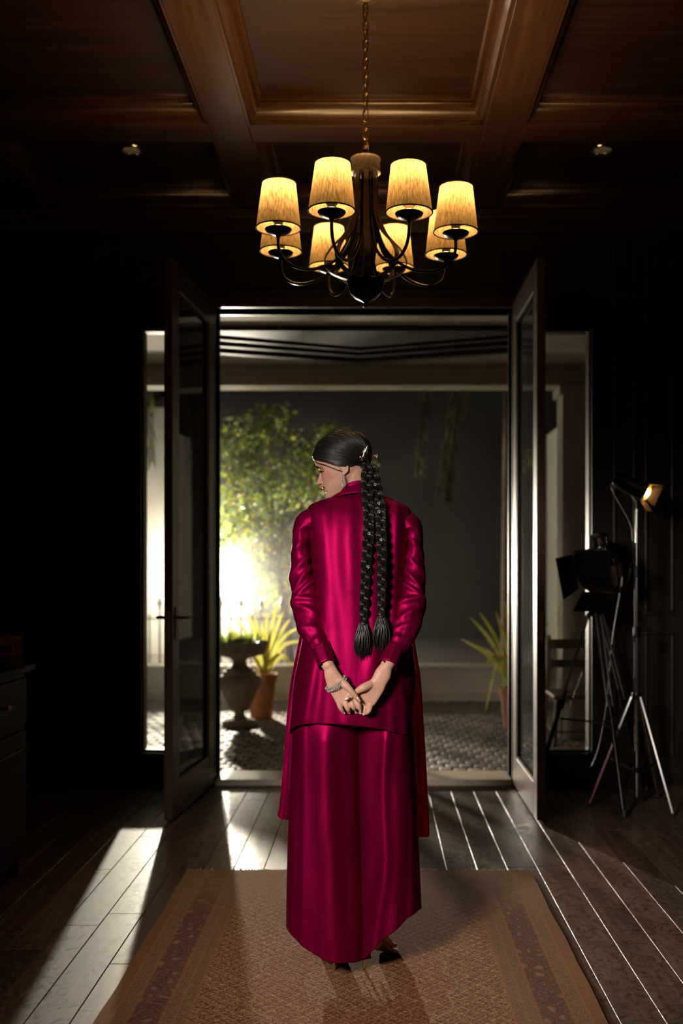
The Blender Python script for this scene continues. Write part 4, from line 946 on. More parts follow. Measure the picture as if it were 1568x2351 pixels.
# head in its own axes: f forward, s towards the lens, u up (cm from the ear hole)
HS = 0.00945
HO = W(792, 1079, -0.005)
yaw, pit = math.radians(5), math.radians(13)
Fv = Vector((-math.cos(yaw), math.sin(yaw), 0)); Sv = Vector((-math.sin(yaw), -math.cos(yaw), 0)); Zv = Vector((0, 0, 1))
Hf = Fv*math.cos(pit) - Zv*math.sin(pit); Hu = Zv*math.cos(pit) + Fv*math.sin(pit); Hs = Sv
def HP(f, s, u): return HO + (Hf*f + Hs*s + Hu*u)*HS
front = [(-9.3, 5.6), (-8.9, 7.2), (-8.2, 8.5), (-7.4, 8.7), (-6.6, 8.1), (-5.9, 8.3), (-5.3, 8.75), (-4.8, 8.55), (-4.55, 8.25), (-4.3, 8.6), (-3.8, 9.0), (-3.3, 8.7), (-2.6, 8.45), (-1.5, 8.5), (0, 8.4), (1.2, 8.3), (2.0, 8.55), (2.9, 9.15), (4.0, 9.45), (5.5, 9.55), (7.0, 9.2), (8.5, 8.4), (10, 7.1), (11.3, 5.4), (12.4, 3.2), (13.1, 1.0), (13.35, -0.6)]
back = [(-9.3, 3.0), (-8.2, 0.5), (-6, -2.5), (-4, -5.0), (-2, -6.6), (0, -7.8), (2, -8.9), (4, -9.5), (6, -9.7), (8, -9.2), (10, -7.8), (11.3, -6.2), (12.4, -4.2), (13.1, -2.4), (13.35, -1.2)]
wid = [(-9.3, 1.2), (-8.9, 2.1), (-8.2, 3.0), (-7, 4.0), (-5.5, 5.0), (-4, 5.7), (-2, 6.3), (0, 6.75), (2, 7.1), (4, 7.35), (6, 7.4), (8, 7.0), (10, 5.9), (11.3, 4.6), (12.4, 3.0), (13.1, 1.5), (13.35, 0.4)]
NS, NR = 88, 64
side_front = [(-9.3, 5.6), (-8.9, 6.9), (-8.0, 8.0), (-6.0, 8.2), (-4.0, 8.35), (-2.0, 8.4), (0, 8.4), (2.0, 8.6), (2.9, 9.05), (4.0, 9.4), (5.5, 9.55), (7.0, 9.2), (8.5, 8.4), (10, 7.1), (11.3, 5.4), (12.4, 3.2), (13.1, 1.0), (13.35, -0.6)]
def head_ring(u, off=0.0, fgrow=1.0):
    fc_, b_, w_ = sitp(front, u) + off, sitp(back, u) - off, sitp(wid, u) + off; fs_ = sitp(side_front, u) + off
    mid = itp([(-9.3, 3.8), (-4, 1.0), (4, -0.8), (13.4, -0.9)], u); out = []
    for j in range(NR):
        a = 2*PI*j/NR; c_, s_ = math.cos(a), math.sin(a)
        e = 2/2.35 if c_ > 0 else 2/2.1
        f = fs_ + (fc_ - fs_)*math.exp(-(w_*abs(s_)**(2/2.2)/2.0)**2)
        ff = mid + ((f - mid) if c_ > 0 else (mid - b_))*math.copysign(abs(c_)**e, c_)
        ss_ = w_*math.copysign(abs(s_)**(2/2.2), s_)
        # eye sockets, cheek hollow, cheekbone
        g = lambda fu, fs, r_u, r_s: math.exp(-((u - fu)/r_u)**2 - ((abs(ss_) - fs)/r_s)**2)
        if c_ > 0:
            ff -= 0.95*g(1.3, 2.9, 1.0, 1.6); ff -= 0.10*g(-4.5, 4.6, 2.0, 1.6); ff += 0.15*g(-0.9, 4.4, 1.6, 1.8); ff += 0.25*g(2.9, 2.6, 0.6, 2.0)
        out.append((ff, ss_, u))
    return out
us = [-9.3 + 22.65*i/NS for i in range(NS + 1)]
body.rings([[HP(*p) for p in head_ring(u_)] for u_ in us])
# nose
nr = []
for i in range(15):
    t_ = i/14; u_ = 2.2 - 5.3*t_
    tip = sitp([(0, 8.35), (0.25, 8.9), (0.55, 9.75), (0.78, 10.65), (0.88, 10.8), (0.96, 10.45), (1.0, 9.6)], t_)
    hw = sitp([(0, 0.55), (0.3, 0.6), (0.6, 0.85), (0.8, 1.25), (0.92, 1.45), (1.0, 1.2)], t_)
    bs = 7.6; ring = []
    for j in range(16):
        a = 2*PI*j/16; c_ = math.cos(a); r_ = hw*(1.0 if c_ < 0 else 1.0)
        ff = bs + (tip - bs)*max(0, c_)**0.75 if c_ > 0 else bs + 0.6*c_
        ring.append(HP(ff, r_*math.sin(a)*(1.25 if c_ < 0.3 else 1.0), u_))
    nr.append(ring)
body.rings(nr)
for s_ in (-1, 1): body.sphere(HP(9.05, 1.12*s_, -2.35), 0.72*HS, 10, 8)
# lips
for u_, f_, r_ in ((-3.90, 8.62, 0.62), (-5.15, 8.42, 0.70)):
    pts = [(f_ - 0.28*(abs(k)/3)**2*3.0, k*0.62, u_ - 0.05*abs(k)*(1 if u_ > -4.5 else -1.0)) for k in range(-4, 5)]
    body.tube([HP(*p) for p in pts], [HS*r_*(1 - 0.8*(abs(k)/4)**2) for k in range(-4, 5)], 10)
# ears (near one shows its lobe under the hair)
for s_ in (-1, 1):
    pts = []
    for k in range(15):
        a = math.radians(-110 + 290*k/14); pts.append(HP(-0.6 - 1.25*math.cos(a), s_*(6.75 + 0.35*(1 if k < 10 else 0.6)), 0.1 + 2.0*math.sin(a)))
    body.tube(pts, 0.34*HS, 8, roundcap=True)
    body.sphere(HP(-0.5, s_*6.55, -0.1), HS, 12, 8, (1.35, 0.7, 2.0), Matrix((Hf, Hs, Hu)).transposed())
    body.sphere(HP(0.0, s_*6.9, -1.9), HS, 10, 8, (0.7, 0.45, 0.7), Matrix((Hf, Hs, Hu)).transposed())
# neck, shoulders, trunk
nk = [HP(-2.6, 0, 1.0), HP(-2.7, 0, -4.0), W(822, 1122, 0.012), W(826, 1150, 0.0), W(826, 1180, 0.0)]
body.tube([Vector(p) for p in cr(nk, 5)], [0.054 - 0.004*math.sin(PI*i/20) + (0.02*(i/20)**4) for i in range(21)], 24, roundcap=True)
def ell(c, rx, ry, n=24): return [c + Vector((rx*math.cos(2*PI*j/n), ry*math.sin(2*PI*j/n), 0)) for j in range(n)]
tr_rows = [(1152, 826, 40, .045), (1172, 826, 80, .055), (1195, 826, 100, .070), (1250, 826, 98, .085), (1330, 826, 92, .095), (1400, 826, 86, .090), (1470, 826, 98, .10), (1560, 826, 118, .115), (1620, 826, 112, .11), (1660, 826, 80, .09)]
body.rings([ell(W(c_, y_), rx*D0/F_PX, ry) for y_, c_, rx, ry in tr_rows])
for hip, knee, ank in ((W(780, 1640), W(776, 1900, .0), W(768, 2178, .0)), (W(872, 1640), W(874, 1900, 0.0), W(858, 2158, 0.02))):
    body.tube([Vector(p) for p in cr([hip, hip.lerp(knee, .5), knee, knee.lerp(ank, .4), ank], 4)], [.075, .073, .070, .066, .062, .058, .054, .050, .048, .048, .047, .044, .041, .038, .035, .032, .030], 16, roundcap=True)
# arms, wrists and hands --------------------------------------------------------
DH = -0.185                                              # the hands lie on the back of the tunic
def H4(cx_, cy_, dd=0.0): return P(700 + cx_/6.533, 1480 + cy_/6.533, D0 + DH + dd)
HPX = (D0 + DH)/F_PX/6.533                               # metres per crop pixel at the hands
armL = [W(722, 1206, 0.0), W(692, 1290, -.005), W(702, 1395, -0.03), H4(300, 180, 0.03), H4(345, 305, 0.004)]
armR = [W(928, 1212, 0.0), W(950, 1290, -.005), W(942, 1395, -0.03), H4(1290, 180, 0.03), H4(1225, 330, 0.008)]
for A in (armL, armR):
    q = cr(A, 4); body.tube([Vector(p) for p in q], [0.034, .034, .034, .034, .034, .035, .035, .037, .036, .035, .033, .030, .027, .024, .022, .021, .0205], 16, roundcap=True)
def hand_tube(pts, rad, flat=1.0, n=14):                  # pts: (crop x, crop y, depth) rad in crop px
    q = cr([(*p, r_) for p, r_ in zip(pts, rad)], 5)
    body.tube([H4(*p[:3]) for p in q], [p[3]*HPX for p in q], n, flat=flat, up=(0, -1, 0), roundcap=True)
# left hand: wrist, palm (flat lofted), fingers
def palm_loft(rows):                                      # rows: (left xy, right xy, mid depth, half thickness m, hollow)
    R_ = []
    for (lx, ly), (rx, ry), dd, th, hol in rows:
        ring = []
        for j in range(20):
            a = 2*PI*j/20; k = math.cos(a); t_ = (k + 1)/2
            p = H4(lx + (rx - lx)*t_, ly + (ry - ly)*t_, dd)
            s_ = math.copysign(abs(math.sin(a))**0.75, math.sin(a))
            p.y += -th*s_ + (hol*(1 - k*k) if s_ > 0 else 0)
            ring.append(p)
        R_.append(ring)
    body.rings(R_)
palm_loft([((282, 335), (432, 262), 0.004, 0.017, 0), ((292, 470), (498, 380), 0.002, 0.018, 0), ((318, 575), (560, 470), 0.0, 0.017, 0.002), ((348, 660), (640, 560), -0.002, 0.017, 0.005), ((390, 740), (720, 655), -0.003, 0.0165, 0.006), ((430, 810), (780, 745), -0.004, 0.0155, 0.006), ((462, 872), (815, 820), -0.004, 0.014, 0.003), ((480, 905), (815, 860), -0.003, 0.010, 0)])
hand_tube([(508, 860, -.004), (520, 910, -.006), (548, 970, -.004), (588, 1022, .006)], [40, 39, 35, 26])       # little finger
hand_tube([(598, 858, -.006), (620, 915, -.012), (645, 968, -.012), (664, 1005, -.004)], [42, 41, 37, 28])      # ring
hand_tube([(690, 845, -.008), (712, 900, -.015), (733, 945, -.014), (748, 972, -.006)], [43, 42, 38, 29])       # middle
hand_tube([(770, 825, -.006), (795, 880, -.013), (815, 940, -.013), (830, 985, -.008)], [41, 40, 36, 27])       # index
hand_tube([(540, 560, -.010), (610, 610, -.022), (690, 690, -.028), (755, 770, -.026), (805, 830, -.020)], [66, 62, 46, 42, 30])   # thumb
# right hand
palm_loft([((1150, 270), (1312, 385), 0.008, 0.017, 0), ((1065, 370), (1290, 500), 0.004, 0.019, 0), ((1000, 510), (1222, 610), 0.0, 0.018, 0.002), ((900, 580), (1195, 680), -0.001, 0.018, 0.006), ((830, 650), (1140, 770), 0.000, 0.017, 0.009), ((790, 740), (1090, 850), 0.003, 0.016, 0.009), ((770, 830), (1045, 915), 0.006, 0.015, 0.006), ((770, 880), (1020, 945), 0.008, 0.010, 0)])
hand_tube([(985, 900, .004), (975, 960, -.006), (945, 1010, -.010), (890, 1040, -.004)], [40, 39, 35, 26])      # little finger, curled
hand_tube([(920, 900, .010), (900, 960, .004), (870, 1010, .006), (838, 1030, .012)], [37, 36, 33, 25])         # ring
hand_tube([(860, 890, .012), (835, 950, .012), (800, 1000, .014), (768, 1015, .018)], [37, 36, 33, 25])         # middle
hand_tube([(810, 870, .012), (780, 920, .016), (740, 960, .018), (700, 985, .02)], [36, 35, 32, 25])            # index
hand_tube([(975, 600, -.006), (880, 645, -.016), (800, 690, -.014), (735, 745, -.010), (672, 795, -.018), (625, 815, -.026)], [64, 64, 50, 42, 36, 26])   # thumb under the left thumb
# feet on heels
def foot_axes(heel, toe):
    d = Vector((toe.x - heel.x, toe.y - heel.y, 0)); return d.length, d.normalized(), Vector((d.y, -d.x, 0)).normalized()
FEET = [(Vector((-0.130, 3.222, RT)), Vector((-0.150, 3.405, RT))), (Vector((-0.034, 3.232, RT)), Vector((0.058, 3.395, RT)))]
for (hl, to), ank in zip(FEET, (W(768, 2178, .0), W(858, 2158, .02))):
    L, d, s_ = foot_axes(hl, to)
    rows = []
    for t_, z0, hh, ww in ((0.0, .098, .040, .016), (0.06, .096, .055, .024), (.22, .090, .072, .028), (.38, .074, .064, .029), (.55, .045, .050, .034), (.72, .022, .034, .039), (.85, .016, .024, .037), (.95, .014, .018, .028), (1.0, .014, .010, .016)):
        c = hl + d*(L*t_) + Vector((0, 0, z0)); rows.append([c + s_*ww*math.cos(2*PI*j/16) + Vector((0, 0, hh/2 + hh/2*math.sin(2*PI*j/16))) for j in range(16)])
    body.rings(rows)
    body.tube([ank + Vector((0, 0, .03)), hl + d*(L*.20) + Vector((0, 0, .13))], [.030, .030], 14, roundcap=True)
me = bpy.data.meshes.new('body_raw'); me.from_pydata([tuple(v) for v in body.v], [], body.f); me.update()
bm = bmesh.new(); bm.from_mesh(me); bmesh.ops.recalc_face_normals(bm, faces=bm.faces); bm.to_mesh(me); bm.free()
raw = bpy.data.objects.new('body', me); COL.objects.link(raw)
rm = raw.modifiers.new('remesh', 'REMESH'); rm.mode = 'VOXEL'; rm.voxel_size = 0.0021; rm.use_smooth_shade = True
sm = raw.modifiers.new('smooth', 'SMOOTH'); sm.iterations = 3; sm.factor = 0.5
dg = bpy.context.evaluated_depsgraph_get(); ev = raw.evaluated_get(dg)
bme = bpy.data.meshes.new_from_object(ev, depsgraph=dg); bme.name = 'body'
bpy.data.objects.remove(raw)
ca = bme.color_attributes.new('tint', 'FLOAT_COLOR', 'POINT')
base = (0.56, 0.305, 0.225); lip = (0.27, 0.05, 0.05); cols = []
lu, ll = HP(8.8, 0, -3.95), HP(8.6, 0, -5.15)
for v in bme.vertices:
    c = base; q = v.co - HO
    f_, s_, u_ = q.dot(Hf)/HS, q.dot(Hs)/HS, q.dot(Hu)/HS
    if f_ > 7.0 and abs(s_) < 2.6 and -6.0 < u_ < -3.1:
        k = max(0, 1 - ((u_ + 4.55)/1.05)**2 - (s_/2.6)**2); k = min(1, k*2.5)
        c = tuple(a + (b_ - a)*k for a, b_ in zip(base, lip))
    elif f_ > 3 and abs(abs(s_) - 4.6) < 2.2 and -3.5 < u_ < 1.0:
        k = 0.35*max(0, 1 - ((abs(s_) - 4.6)/2.2)**2 - ((u_ + 1.3)/2.2)**2)
        c = tuple(a + (b_ - a)*k for a, b_ in zip(base, (0.50, 0.16, 0.11)))
    cols += [*c, 1.0]
ca.data.foreach_set('color', cols)
bme.polygons.foreach_set('use_smooth', [True]*len(bme.polygons))
bme.materials.clear(); bme.materials.append(M['skin'])
bodyo = obj('body', bme, None, wo)
# eye, lashes, brow
for s_ in (-1, 1):
    ey = obj('eye', MB().sphere(HP(6.75, 3.0*s_, 1.05), 1.12*HS, 16, 12), plain('eye_white', (0.34, 0.29, 0.26), 0.2, 0, 0.05, 20), wo)
    obj('iris', MB().lathe([(0.0002, 1.16*HS), (0.45*HS, 1.10*HS), (0.62*HS, 0.96*HS)], HP(6.75, 3.0*s_, 1.05), 16, (Hf + Hs*0.25*s_).normalized()), plain('dark_iris', (0.02, 0.010, 0.006), 0.1, 0, 0.1, 30), ey)
    ls = MB()
    lid = [(8.05 - 0.30*abs(k)**1.6, (3.0 + k*0.72)*s_, 1.25 - 0.12*k*k) for k in (-1.6, -1.0, -0.4, 0.2, 0.8, 1.4, 1.9)]
    ls.tube([HP(*p) for p in cr(lid, 3)], 0.20*HS, 6)
    for k in range(9):
        p = cr(lid, 3)[k*2]; ls.tube([HP(*p), HP(p[0] + 0.5, p[1] + 0.12*s_, p[2] - 0.25), HP(p[0] + 0.85, p[1] + 0.2*s_, p[2] - 0.12)], [0.08*HS, 0.06*HS, 0.02*HS], 4)
    obj('eyelashes', ls, M['hair'], wo, kind='stuff')
    obj('eyelid', MB().tube([HP(p[0] - 0.30, p[1], p[2] + 0.34) for p in cr(lid, 3)], 0.46*HS, 8, roundcap=True), plain('eyelid_skin', (0.34, 0.15, 0.10), 0.5, 0, 0.08, 60), wo)
    bw = [(9.25 - 0.22*abs(k)**1.7, (2.4 + k*0.9)*s_, 2.95 + 0.14*k - 0.12*k*k) for k in (-1.5, -0.8, 0, 0.8, 1.6, 2.3)]
    obj('eyebrow', MB().tube([HP(*p) for p in cr(bw, 4)], [HS*0.34*math.sin(PI*(0.1 + 0.85*i/20)) for i in range(21)], 6, flat=0.8), M['hair'], wo)

# ------------------------------------------------------------------ hair
def hl_u(f): return sitp([(-10, -2.0), (-7.5, -1.2), (-5.0, 0.2), (-2.8, -0.2), (-1.6, 0.0), (0.0, 0.2), (1.5, 0.8), (4.0, 2.5), (6.5, 3.9), (8.5, 5.0), (10, 5.7)], f)
cap = MB(); rows = []
for i in range(70):
    u_ = -2.2 + 15.55*i/69
    row = []
    for p in head_ring(u_):
        ff, ss_, uu = p; k = uu - hl_u(ff); thick = min(1.0, max(0.0, k/1.6))**0.6*0.85 - (0.5 if k < -0.05 else 0)
        ctr = Vector((-0.8, 0, 3.0)); v = Vector((ff, ss_, uu)); d = (v - ctr).normalized()
        row.append(HP(*(v + d*thick)))
    rows.append(row)
cap.rings(rows)
M['haircap'] = plain('hair_mass', (0.009, 0.0075, 0.007), 0.42, 0, 0.3, 200)
capo = obj('hair', cap, M['haircap'], wo, angle=180)
cme = capo.data; bvh = BVHTree.FromPolygons([v.co for v in cme.vertices], [tuple(p.vertices) for p in cme.polygons])
KN = W(846, 1071, -0.055)                                # where both braids start
hs = MB(); rh = random.Random(17); HC = HP(-0.8, 0, 3.0)
def on_cap(p, off):
    d = (p - HC).normalized(); hit = bvh.ray_cast(HC + d*0.3, -d)
    return (hit[0] + d*off) if hit[0] is not None else p
# strands combed from the hairline and the parting back to the knot
starts = []
for i in range(1700):
    side = 1 if rh.random() < 0.72 else -1
    f_ = rh.uniform(-7, 9.6)
    if rh.random() < 0.55: u_ = hl_u(f_) + rh.uniform(0.3, 1.5)
    else: u_ = rh.uniform(hl_u(f_) + 0.8, 12.8)
    wv = sitp(wid, u_); fr_, bk_ = sitp(front, u_), sitp(back, u_)
    if not bk_ + 0.3 < f_ < fr_ - 0.05: continue
    mid = -0.8; e_ = (f_ - mid)/((fr_ - mid) if f_ > mid else (mid - bk_)); s0 = side*wv*max(0.0, 1 - abs(e_)**2.2)**0.45
    starts.append(HP(f_, s0, u_))
for p0 in starts:
    pts = []; n = 16; off = rh.uniform(-0.0002, 0.0014); lift = rh.uniform(-0.003, 0.003)
    d0 = (p0 - HC); d1 = (KN - HC)
    for k in range(n + 1):
        t_ = k/n; d = d0.normalized().slerp(d1.normalized(), t_) if d0.normalized().angle(d1.normalized()) < 3.0 else d0.lerp(d1, t_).normalized()
        p = on_cap(HC + d*0.1, off)
        if k > n - 3: p = p.lerp(KN + Vector((rh.uniform(-.006, .006), rh.uniform(-.004, .004), rh.uniform(-.006, .006))), (k - n + 3)/3*0.8)
        pts.append(p + Vector((0, 0, lift*math.sin(PI*t_)*0.3)))
    r_ = rh.uniform(0.00035, 0.0008)
    hs.tube(pts, [r_*(0.45 + 0.55*math.sin(PI*min(1, 0.15 + 0.85*k/n))) for k in range(n + 1)], 4, cap=False)
# loose lock in front of the ear and fly-aways at the forehead
for k in range(10):
    j = rh.uniform(-.24, .24)
    pts = [HP(9.3, 2.2 + j, 5.4 + j), HP(8.2, 4.6 + j, 3.9 + j), HP(6.0, 6.35 + j, 2.6 + j), HP(3.6, 7.0 + j, 0.9 + j), HP(1.5, 7.2 + j, -0.5 + j), HP(0.3, 7.2 + j, -1.2 + j)]
    hs.tube([Vector(p) for p in cr(pts, 5)], 0.00035, 4, cap=False)
for k in range(26):
    a = rh.uniform(0, 1); p = on_cap(HP(9.5 - 9*a, rh.uniform(-2, 3), 7 + 5.5*a**0.6), 0.0); d = (p - HC).normalized(); r2 = Vector((rh.uniform(-1, 1), rh.uniform(-1, 1), rh.uniform(-.6, .6)))*0.012
    hs.tube([p, p + d*0.006 + r2*0.3, p + d*rh.uniform(.006, .014) + r2], 0.00018, 3, cap=False)
obj('hair_strands', hs, M['hair'], capo, kind='stuff', angle=180)

def braid(path, half, seed, pitch, tassel_w):
    """three plaited strands of fine hair along a path, ending in a tied tassel"""
    rb_ = random.Random(seed); q = [Vector(p) for p in cr(path, 14)]
    S_ = [0]
    for a, b_ in zip(q, q[1:]): S_.append(S_[-1] + (b_ - a).length)
    total = S_[-1]
    def at(s_):
        s_ = min(max(s_, 0), total)
        for i in range(len(S_) - 1):
            if s_ <= S_[i+1]:
                t_ = (s_ - S_[i])/max(1e-9, S_[i+1] - S_[i]); return q[i].lerp(q[i+1], t_), (q[i+1] - q[i]).normalized()
        return q[-1], (q[-1] - q[-2]).normalized()
    root = None
    n = int(total/pitch*24)
    for k in range(3):
        mb = MB(); ph = 2*PI*k/3; ctr = []
        for i in range(n + 1):
            s_ = total*i/n; p, tg = at(s_); w_ = 2*PI*s_/pitch + ph
            side = Vector((1, 0, 0)); side = (side - tg*side.dot(tg)).normalized(); dep = tg.cross(side).normalized()
            if dep.y > 0: dep = -dep
            g = half*(1 + 0.10*noise.noise(Vector((s_*25, seed, k)))) * itp([(0, 0.9), (total*0.12, 1.12), (total*0.6, 1.0), (total*0.93, 0.85), (total, 0.55)], s_)
            ctr.append((p + side*math.sin(w_)*g*0.62 + dep*math.sin(2*w_)*g*0.42, side, dep, g, tg))
        nf = 42
        for j in range(nf):
            a = 2*PI*j/nf + rb_.uniform(-.15, .15); rr_ = 1.0; tw = rb_.uniform(-0.5, 0.5); amp = rb_.uniform(0.72, 1.14)
            pts = []
            for i, (c, sd, dp, g, tg) in enumerate(ctr):
                aa = a + tw*math.sin(i*0.05 + j)
                pts.append(c + (sd*math.cos(aa)*0.40 + dp*math.sin(aa)*0.40 + tg*math.cos(aa)*0.10)*g*amp)
            mb.tube(pts, half*rb_.uniform(.04, .075), 4, cap=True)
        for j in range(14):   # stray hairs
            i0 = rb_.randrange(4, n - 8); c = ctr[i0][0]; d = Vector((rb_.uniform(-1, 1), -rb_.uniform(.1, .8), rb_.uniform(-.8, .8))).normalized()
            mb.tube([c, c + d*half*1.0, c + d*half*1.5 + Vector((0, 0, -0.006))], 0.00022, 3, cap=False)
        if root is None: root = thing_part('braid', wo)
        obj('plaited_strand', mb, M['hair'], root, angle=180)
    pe, tg = at(total)
    obj('hair_tie', MB().lathe([(half*.55, -0.004), (half*.62, -0.002), (half*.62, 0.003), (half*.55, 0.005)], pe, 14, tg), M['blackplastic'], root)
    ts = MB()
    for j in range(150):
        a = rb_.uniform(0, 2*PI); r_ = rb_.random()**0.6; L = rb_.uniform(0.092, 0.122)*(1 - 0.18*r_)
        o_ = Vector((math.cos(a)*r_, math.sin(a)*r_*0.7, 0)); fl_ = rb_.uniform(-.12, .12)
        prof_ = ((0, .30), (.2, .58), (.5, .92), (.8, 1.0), (1.0, .85 + fl_))
        pts = [pe + o_*tassel_w*w_ + Vector((0.004*math.sin(j + 3*t_), 0, -L*t_)) for t_, w_ in prof_]
        ts.tube([Vector(p) for p in cr(pts, 2)], [0.0016, .0018, .0019, .0019, .0018, .0016, .0013, .0009, .0004], 4, cap=False)
    obj('tassel', ts, M['hair'], root, kind='stuff', angle=180)
    return root, at, total
def thing_part(name, parent):
    o = bpy.data.objects.new(name, None); COL.objects.link(o); o.parent = parent; o.matrix_parent_inverse = Matrix.Translation(-Vector(ABS[parent.name])); ABS[o.name] = (0, 0, 0); return o
HBK = -0.152
bL = [KN + Vector((-.004, -.006, .008)), W(842, 1110, -.085), W(846, 1160, -.105), W(846, 1220, -.138), W(841, 1300, HBK), W(837, 1370, HBK), W(834, 1432, HBK)]
bR = [KN + Vector((.012, -.002, .006)), W(862, 1112, -.075), W(872, 1160, -.098), W(875, 1220, -.134), W(877, 1300, HBK), W(876, 1370, HBK), W(875, 1416, HBK)]
br1, at1, t1_ = braid(bL, 0.0165, 1, 0.100, 0.029)
br2, at2, t2_ = braid(bR, 0.0160, 2, 0.094, 0.027)
# jewels in the braids, sprigs behind the ear
for at_, tot, ss_ in ((at1, t1_, (.46, .66)), (at2, t2_, (.14, .27, .33, .52))):
    for f_ in ss_:
        p, tg = at_(tot*f_); c = p + Vector((rh.uniform(-.006, .006), -0.017, 0))
        obj('hair_ring', MB().tube([c + Vector((0.0038*math.cos(2*PI*j/12), -0.001*math.cos(j), 0.0038*math.sin(2*PI*j/12))) for j in range(13)], 0.0010, 6, cap=False).sphere(c + Vector((0, -.002, 0)), 0.0014, 6, 5), M['silver'], wo)
def sprig(base, d, L, seed):
    rs_ = random.Random(seed); root = thing_part('hair_sprig', wo); tip = base + d*L; sd = Vector((1, 0, 0.3))
    obj('stem', MB().tube([base, base.lerp(tip, .5) + Vector((0, -.003, 0)), tip], 0.0008, 5), M['gold'], root)
    for k in range(15):
        t_ = k/14; c = base.lerp(tip, t_) + Vector((rs_.uniform(-.008, .008)*(1.1 - .6*t_), -rs_.uniform(.001, .005), rs_.uniform(-.003, .003)))
        obj('bead', MB().sphere(c, rs_.uniform(.0019, .0029), 8, 6), M[('red_bead', 'gold', 'red_bead', 'gold', 'pearl')[k % 5] if t_ < .55 else ('pearl', 'gold', 'pearl')[k % 3]], root)
sprig(W(829, 1057, -.075), Vector((0.40, -.12, .91)).normalized(), 0.046, 5)
sprig(W(854, 1053, -.02), Vector((0.75, -.05, .5)).normalized(), 0.020, 6)
# earring
er = thing_part('earring', wo)
for k in range(5):
    c = W(786.5, 1092 + k*4.2, -0.082); obj('link', MB().tube([c + Vector((0.0028*math.cos(2*PI*j/10), 0, 0.0030*math.sin(2*PI*j/10))) for j in range(11)], 0.0009, 5, cap=False).sphere(c, 0.0016, 6, 5), M['silver'], er)
c = W(787, 1114, -0.082); obj('drop', MB().tube([c + Vector((0.0045*math.cos(2*PI*j/14), 0, 0.0060*math.sin(2*PI*j/14))) for j in range(15)], 0.0013, 6, cap=False).sphere(c, 0.003, 8, 6, (1, .6, 1.2)), M['silver'], er)
# ------------------------------------------------------------------ clothes
def zof(py): return EYE + (VPY - py)/F_PX*D0
def xof(px): return (px - VPX)/F_PX*D0
def fold_sum(px, py, folds):
    """folds: ((py, px) polyline, width px, height m, shape) - a soft ridge following the polyline"""
    h = 0.0
    for line, wd, amp in folds:
        y0, y1 = line[0][0], line[-1][0]
        if py < y0 - 40 or py > y1 + 40: continue
        c = sitp(line, py) if len(line) > 2 else itp(line, py)
        fade = min(1.0, max(0.0, (py - y0 + 40)/60))*min(1.0, max(0.0, (y1 + 40 - py)/60))
        h += 1.55*amp*fade*math.exp(-((px - c)/wd)**2)
    return h
def garment(rows, py0, py1, ny, nang, folds, ffun=None, hem=None, slit=None, wob=0.004, nexp=2.3, seed=0, cx_off=0.0):
    """tube of cloth: rows (py, left px, right px, half depth m, centre depth offset)"""
    L_ = [(r[0], r[1]) for r in rows]; R_ = [(r[0], r[2]) for r in rows]; Dd = [(r[0], r[3]) for r in rows]; Cc = [(r[0], r[4]) for r in rows]
    grid = []
    for i in range(ny + 1):
        v = i/ny; ring = []
        for j in range(nang):
            a = 2*PI*(j + 0.5)/nang; ca_, sa_ = math.cos(a), math.sin(a)
            pe = py1
            if hem is not None:
                px_h = (sitp(L_, py1) + sitp(R_, py1))/2 + (sitp(R_, py1) - sitp(L_, py1))/2*math.copysign(abs(ca_)**(2/nexp), ca_)
                pe = hem(px_h, sa_ > 0)
                if sa_ > 0: pe = VPY + (pe - VPY)*(1 - sitp(Dd, py1)/D0*sa_**0.7)     # the near cloth hangs closer to the lens
            py = py0 + (pe - py0)*v
            l, r_, dd, cc = sitp(L_, py), sitp(R_, py), sitp(Dd, py), sitp(Cc, py)
            px = (l + r_)/2 + (r_ - l)/2*math.copysign(abs(ca_)**(2/nexp), ca_)
            y = D0 + cc - dd*math.copysign(abs(sa_)**(2/nexp), sa_)
            near = max(0.0, sa_)**0.4
            y -= near*fold_sum(px, py, folds)
            q = Vector((xof(px)*3.2, a*0.9, py*0.004 + seed))
            y -= wob*noise.noise(q*2.2)*abs(sa_)**0.5
            if sa_ < 0: y += 0.010*math.sin(px*0.11 + seed)*abs(sa_)
            ring.append(Vector((xof(px), y, zof(py))))
        grid.append(ring)
    mb = MB(); n = nang; off = 0
    mb.v = [tuple(p) for r_ in grid for p in r_]
    for i in range(ny):
        py = py0 + (py1 - py0)*i/ny
        for j in range(n):
            k = (j + 1) % n
            if slit and py > slit and (j in (0, n - 1, n//2 - 1, n//2) ): 
                if j in (n - 1, n//2 - 1): continue
            mb.f.append((i*n + j, i*n + k, (i+1)*n + k, (i+1)*n + j))
    return mb
def cloth(name, mb, mat, parent=wo, th=0.0012, sub=1):
    o = obj(name, mb, mat, parent, angle=180)
    if sub: s_ = o.modifiers.new('sub', 'SUBSURF'); s_.levels = sub; s_.render_levels = sub
    s_ = o.modifiers.new('thick', 'SOLIDIFY'); s_.thickness = th; s_.offset = 0
    return o
